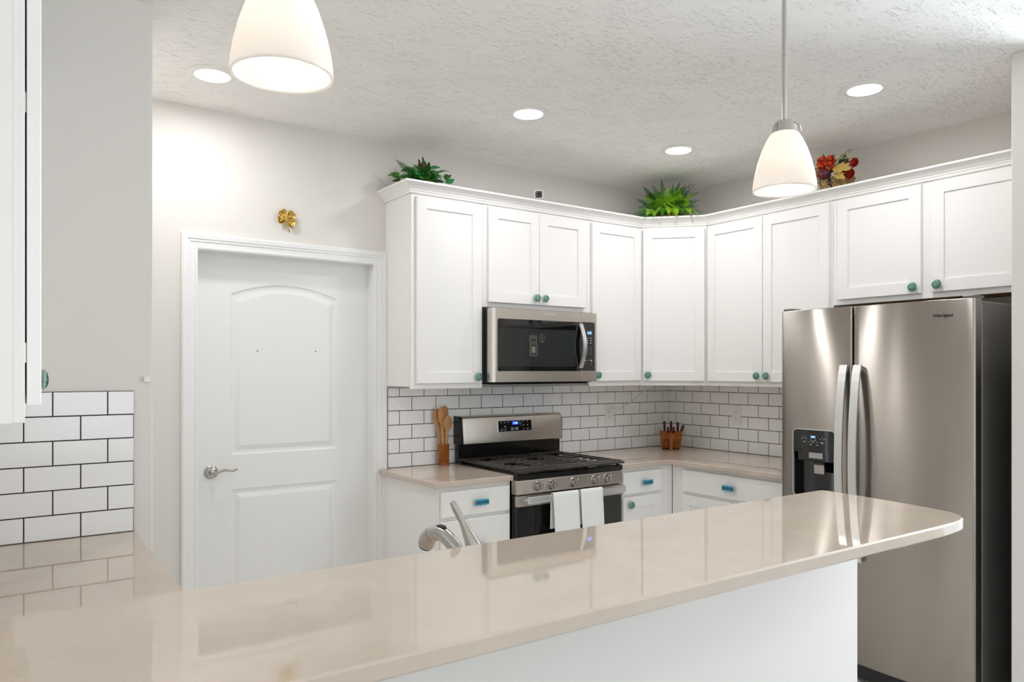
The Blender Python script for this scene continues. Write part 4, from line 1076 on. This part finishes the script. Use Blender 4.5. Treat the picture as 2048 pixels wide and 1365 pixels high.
def basket(bm, r0, r1, h, mi=0, seg=36):
    prof = [(0, 0), (r0, 0)]+[(r0+(r1-r0)*i/10+0.0015*(1 if i % 2 else -1), h*i/10) for i in range(1, 11)]+[(r1+0.004, h), (r1+0.004, h+0.006), (r1-0.004, h+0.006), (r1-0.006, h-0.006), (0, h-0.008)]
    lathe(bm, prof, seg, mi=mi)
ZC = UT+0.0005
# left fern arrangement
PX, PY = -2.150, -0.185
pl1 = thing('artificial_fern', 'dark mixed green fern arrangement with brown leaves, left end of the cabinet tops', 'plant', (PX, PY, ZC))
bm = B(); basket(bm, 0.055, 0.075, 0.07); obj('basket', bm, 'wicker', pl1, smooth=True)
def fr_obj(par, base, tip, sag, wd, mi, n=14, tw=0.0):
    bm = B(); frond(bm, base, tip, sag, wd, n, 0, tw); obj('frond', bm, mi, par)
fr_obj(pl1, (-0.01, 0, 0.08), (-0.155, 0.03, 0.195), 0.005, 0.030, 'fern_dark', 20, 1.2)
rnd.seed(11)
for i in range(34):
    a = rnd.uniform(0, 2*PI); R_ = rnd.uniform(0.08, 0.150)
    fr_obj(pl1, (0.02*math.cos(a), 0.02*math.sin(a), 0.085), (R_*math.cos(a)*1.05, R_*0.72*math.sin(a), rnd.uniform(0.06, 0.165)), rnd.uniform(0.04, 0.08), rnd.uniform(0.016, 0.026), ['fern_dark', 'fern_mid', 'leaf_blue'][i % 3], 12, rnd.uniform(-0.6, 0.6))
for i in range(60):
    a = rnd.uniform(0, 2*PI); r_ = rnd.uniform(0.02, 0.135); bm = B()
    jag_leaf(bm, (r_*math.cos(a), r_*0.7*math.sin(a), rnd.uniform(0.075, 0.175-r_*0.3)), (math.cos(a), math.sin(a), rnd.uniform(-0.6, 0.9)), (rnd.uniform(-.3, .3), -0.8, 0.7), rnd.uniform(0.045, 0.07), rnd.uniform(0.018, 0.028), 0, 4)
    obj('leaf', bm, ['leaf_blue', 'fern_dark', 'fern_mid', 'leaf_blue', 'fern_dark'][i % 5], pl1)
for (x, tx, zt_, mt) in ((-0.012, -0.026, 0.215, 'leaf_brown'), (0.010, 0.012, 0.210, 'leaf_brown'), (0.022, 0.036, 0.205, 'fern_mid'), (0.002, 0.000, 0.232, 'fern_dark')):
    bm = B(); jag_leaf(bm, (x, -0.01, 0.09), (tx-x, 0, zt_-0.09), (0.3, -1, 0.2), zt_-0.09, 0.030, 0, 5, 0.1); obj('leaf', bm, mt, pl1)
# lime fern on the corner cabinet
pl2 = thing('artificial_fern', 'bright lime and dark green fern spilling over the corner cabinet top', 'plant', (-0.392, -0.352, ZC), -PI/4)
bm = B(); basket(bm, 0.060, 0.080, 0.07); obj('basket', bm, 'wicker', pl2, smooth=True)
rnd.seed(5)
for i in range(44):   # dark back
    a = rnd.uniform(0.0, 2*PI); R_ = rnd.uniform(0.10, 0.19)
    up_ = rnd.uniform(0.10, 0.30)*(1.0 if math.sin(a) > -0.2 else 0.75)
    fr_obj(pl2, (0.02*math.cos(a), 0.02*math.sin(a), 0.07), (R_*math.cos(a)*1.1, R_*0.55*math.sin(a)-0.02, up_), rnd.uniform(0.05, 0.10), rnd.uniform(0.030, 0.048), ['fern_dark', 'fern_mid', 'fern_dark', 'leaf_blue'][i % 4], 13, rnd.uniform(-0.7, 0.7))
for (tx, tz) in ((-0.165, 0.285), (-0.045, 0.325), (0.035, 0.30), (0.12, 0.29), (-0.23, 0.10), (-0.20, 0.15), (0.20, 0.14), (0.21, 0.18), (-0.24, 0.07), (-0.21, 0.20), (0.22, 0.10), (0.15, 0.25), (-0.10, 0.29), (0.08, 0.31)):
    fr_obj(pl2, (tx*0.2, 0, 0.07), (tx, -0.01, tz), 0.04, 0.028, 'fern_dark', 18, 1.3)
lime = [(-0.13, -0.185, 0.060, .05), (-0.085, -0.225, 0.050, .10), (-0.045, -0.235, 0.030, .11), (0.0, -0.225, 0.05, .10), (0.055, -0.232, 0.035, .11), (0.095, -0.222, 0.05, .10), (0.13, -0.18, 0.08, .05), (0.10, -0.12, 0.200, .04), (0.03, -0.12, 0.215, .03), (-0.05, -0.12, 0.19, .04), (-0.11, -0.11, 0.17, .04), (0.16, -0.10, 0.16, .04), (0.035, -0.16, 0.15, .05), (-0.02, -0.16, 0.13, .05), (0.08, -0.15, 0.15, .05), (-0.09, -0.16, 0.12, .05), (0.12, -0.15, 0.12, .05), (-0.14, -0.14, 0.13, .05),
        (0.07, -0.13, 0.24, .02), (-0.01, -0.12, 0.25, .02), (-0.08, -0.11, 0.23, .03), (0.02, -0.19, 0.11, .06), (-0.06, -0.19, 0.10, .06), (0.10, -0.18, 0.11, .06), (-0.16, -0.10, 0.20, .03), (0.17, -0.09, 0.21, .03)]
for k in range(9): lime.append((-0.19+0.047*k, -0.215-0.012*(k % 2), 0.052-0.012*(k % 3), 0.085))
for i in range(34):
    a = rnd.uniform(0, 2*PI); q = rnd.uniform(0.3, 1.0)
    lime.append((0.19*q*math.cos(a), -0.06-0.11*q*abs(math.sin(a)), 0.10+0.17*rnd.uniform(0.3, 1)*math.sqrt(max(0, 1-0.6*q*q)), 0.04))
for i, (x, y, z, sg) in enumerate(lime):
    fr_obj(pl2, (x*(0.15 if i < 26 else 0.6), -0.03, 0.085), (x, y, z), sg, rnd.uniform(0.034, 0.048), ['fern_light', 'fern_light', 'fern_mid'][i % 3], 14, rnd.uniform(-0.5, 0.5))
bm = B(); frond(bm, (0.10, -0.10, 0.08), (0.150, -0.222, -0.01), 0.12, 0.006, 14, 0); obj('frond', bm, 'fern_dark', pl2)
# autumn basket
pl3 = thing('flower_basket', 'wicker basket of orange and red autumn flowers with a golden maple leaf', 'flower arrangement', (-0.185, -1.440, ZC), R90)
# local: +x runs towards the refrigerator, -y to the room
bm = B(); basket(bm, 0.078, 0.098, 0.122)
for v in bm.verts: v.co.y *= 0.8
obj('basket', bm, 'wicker', pl3, smooth=True)
bm = B(); sphere(bm, (0, 0, 0.080), 0.078, 0, 2, (1, 0.75, 0.45)); obj('moss', bm, 'soil', pl3)
rnd.seed(3)
def flower(c, r, m1, m2, nr=3):
    bm = B(); c = Vector(c)
    for k in range(nr):
        rr = r*(1-k*0.28); cnt = 7-k
        for i in range(cnt):
            a = 2*PI*i/cnt+k*0.5; d = Vector((math.cos(a), -0.45-0.35*k, math.sin(a)+0.15))
            s = Vector((-math.sin(a), 0, math.cos(a)))
            p0 = c+Vector((0, 0.004, 0)); d.normalize()
            q = [p0, p0+d*rr*0.6+s*rr*0.42, p0+d*rr+s*rr*0.22+Vector((0, -0.006, 0)), p0+d*rr*1.02-s*rr*0.22+Vector((0, -0.004, 0)), p0+d*rr*0.6-s*rr*0.42]
            f = bm.faces.new([bm.verts.new(x) for x in q]); f.material_index = (i+k) % 2
    sphere(bm, c+Vector((0, -0.008, 0)), r*0.22, 1, 1)
    obj('flower', bm, [m1, m2], pl3)
flower((-0.040, -0.070, 0.190), 0.036, 'orange', 'red'); flower((0.010, -0.075, 0.180), 0.038, 'orange', 'red'); flower((-0.030, -0.085, 0.160), 0.028, 'red', 'orange')
flower((0.020, -0.085, 0.150), 0.026, 'orange', 'red'); flower((0.135, -0.045, 0.150), 0.030, 'red', 'red'); flower((0.118, -0.055, 0.090), 0.032, 'red', 'red'); flower((0.100, -0.07, 0.115), 0.024, 'red', 'orange')
bm = B(); sphere(bm, (-0.028, -0.078, 0.120), 0.036, 0, 3, (1, 0.9, 0.95)); tube(bm, [(-0.028, -0.11, 0.148), (-0.03, -0.118, 0.156)], 0.002, 6); obj('fruit', bm, 'plum', pl3, smooth='all')
bm = B(); jag_leaf(bm, (0.030, -0.085, 0.145), (1, -0.25, -0.30), (0, -0.8, 0.6), 0.12, 0.046, 0, 4, 0.1); obj('leaf', bm, 'gold_leaf', pl3)
bm = B(); jag_leaf(bm, (0.040, -0.085, 0.115), (1, -0.3, -0.75), (0, -0.9, 0.4), 0.085, 0.030, 0, 4, 0.1); obj('leaf', bm, 'gold_leaf', pl3)
for (x, z, s_) in ((-0.085, 0.215, 0.05), (-0.060, 0.235, 0.05), (-0.045, 0.250, 0.055), (-0.020, 0.240, 0.05)):
    bm = B(); jag_leaf(bm, (x*0.8, -0.05, z-0.055), (x*0.5, 0, 0.06), (0.1, -1, 0.2), s_, 0.007, 0, 3, 0.05); obj('leaf', bm, 'fern_dark', pl3)
for i in range(30):
    a = PI*i/29; q = rnd.uniform(0.4, 0.8); bm = B()
    jag_leaf(bm, (0.085*q*math.cos(a)+0.015, -0.03, 0.085+0.075*q*math.sin(a)), (math.cos(a), -0.15, math.sin(a)+0.1), (0.2, -1, 0.3), rnd.uniform(0.035, 0.055), rnd.uniform(0.014, 0.022), 0, 3)
    obj('leaf', bm, ['fern_dark', 'stem', 'leaf_brown', 'leaf_blue', 'gold_leaf', 'fern_dark'][i % 6], pl3)
for i in range(9):
    a = rnd.uniform(-0.2, 1.5); bm = B(); jag_leaf(bm, (rnd.uniform(-0.02, 0.07), rnd.uniform(-0.05, 0.02), rnd.uniform(0.16, 0.20)), (math.cos(a)*0.8, -0.2, 0.6), (0.2, -0.9, 0.5), rnd.uniform(0.03, 0.05), 0.016, 0, 3); obj('leaf', bm, ['leaf_blue', 'fern_dark', 'stem'][i % 3], pl3)
def cluster(pts_, r, m_, name):
    bm = B()
    for p in pts_: sphere(bm, p, r*rnd.uniform(0.75, 1.2), 0, 1)
    obj(name, bm, m_, pl3)
cluster([(rnd.uniform(0.045, 0.115), rnd.uniform(-0.07, -0.02), rnd.uniform(0.165, 0.225)) for _ in range(46)], 0.0042, 'cream', 'bud_spray')
cluster([(rnd.uniform(0.050, 0.105), rnd.uniform(-0.075, -0.03), rnd.uniform(0.150, 0.185)) for _ in range(22)], 0.006, 'berry', 'berries')
cluster([(0.012+rnd.uniform(-0.016, 0.016)+0.006*k/20, -0.100+rnd.uniform(-0.006, 0.006), 0.115-0.004*k) for k in range(22)], 0.0062, 'berry', 'berries')
cluster([(-0.080+rnd.uniform(-0.014, 0.014), -0.080+rnd.uniform(-0.008, 0.008), 0.055+0.0045*k) for k in range(26)], 0.0055, 'wheat', 'seed_head')
cluster([(-0.098+rnd.uniform(-0.012, 0.012), -0.060+rnd.uniform(-0.008, 0.008), 0.045+0.0060*k) for k in range(26)], 0.0058, 'pink', 'seed_head')
cluster([(-0.062+rnd.uniform(-0.010, 0.010), -0.082+rnd.uniform(-0.008, 0.008), 0.10+0.0045*k) for k in range(14)], 0.0048, 'wheat', 'seed_head')
bm = B()
tube(bm, catmull([(-0.065, -0.09, 0.11), (-0.085, -0.09, 0.16), (-0.115, -0.08, 0.19)], 5), 0.002, 5)
tube(bm, catmull([(0.0, -0.10, 0.11), (0.03, -0.10, 0.145), (0.06, -0.09, 0.18), (0.12, -0.07, 0.225)], 5), 0.0018, 5)
tube(bm, catmull([(0.06, -0.04, 0.15), (0.085, -0.04, 0.20), (0.11, -0.04, 0.232)], 5), 0.0014, 5)
obj('twigs', bm, 'stem', pl3)
for c in pl3.children:
    if not c.name.startswith('basket'): c.location.z += 0.036
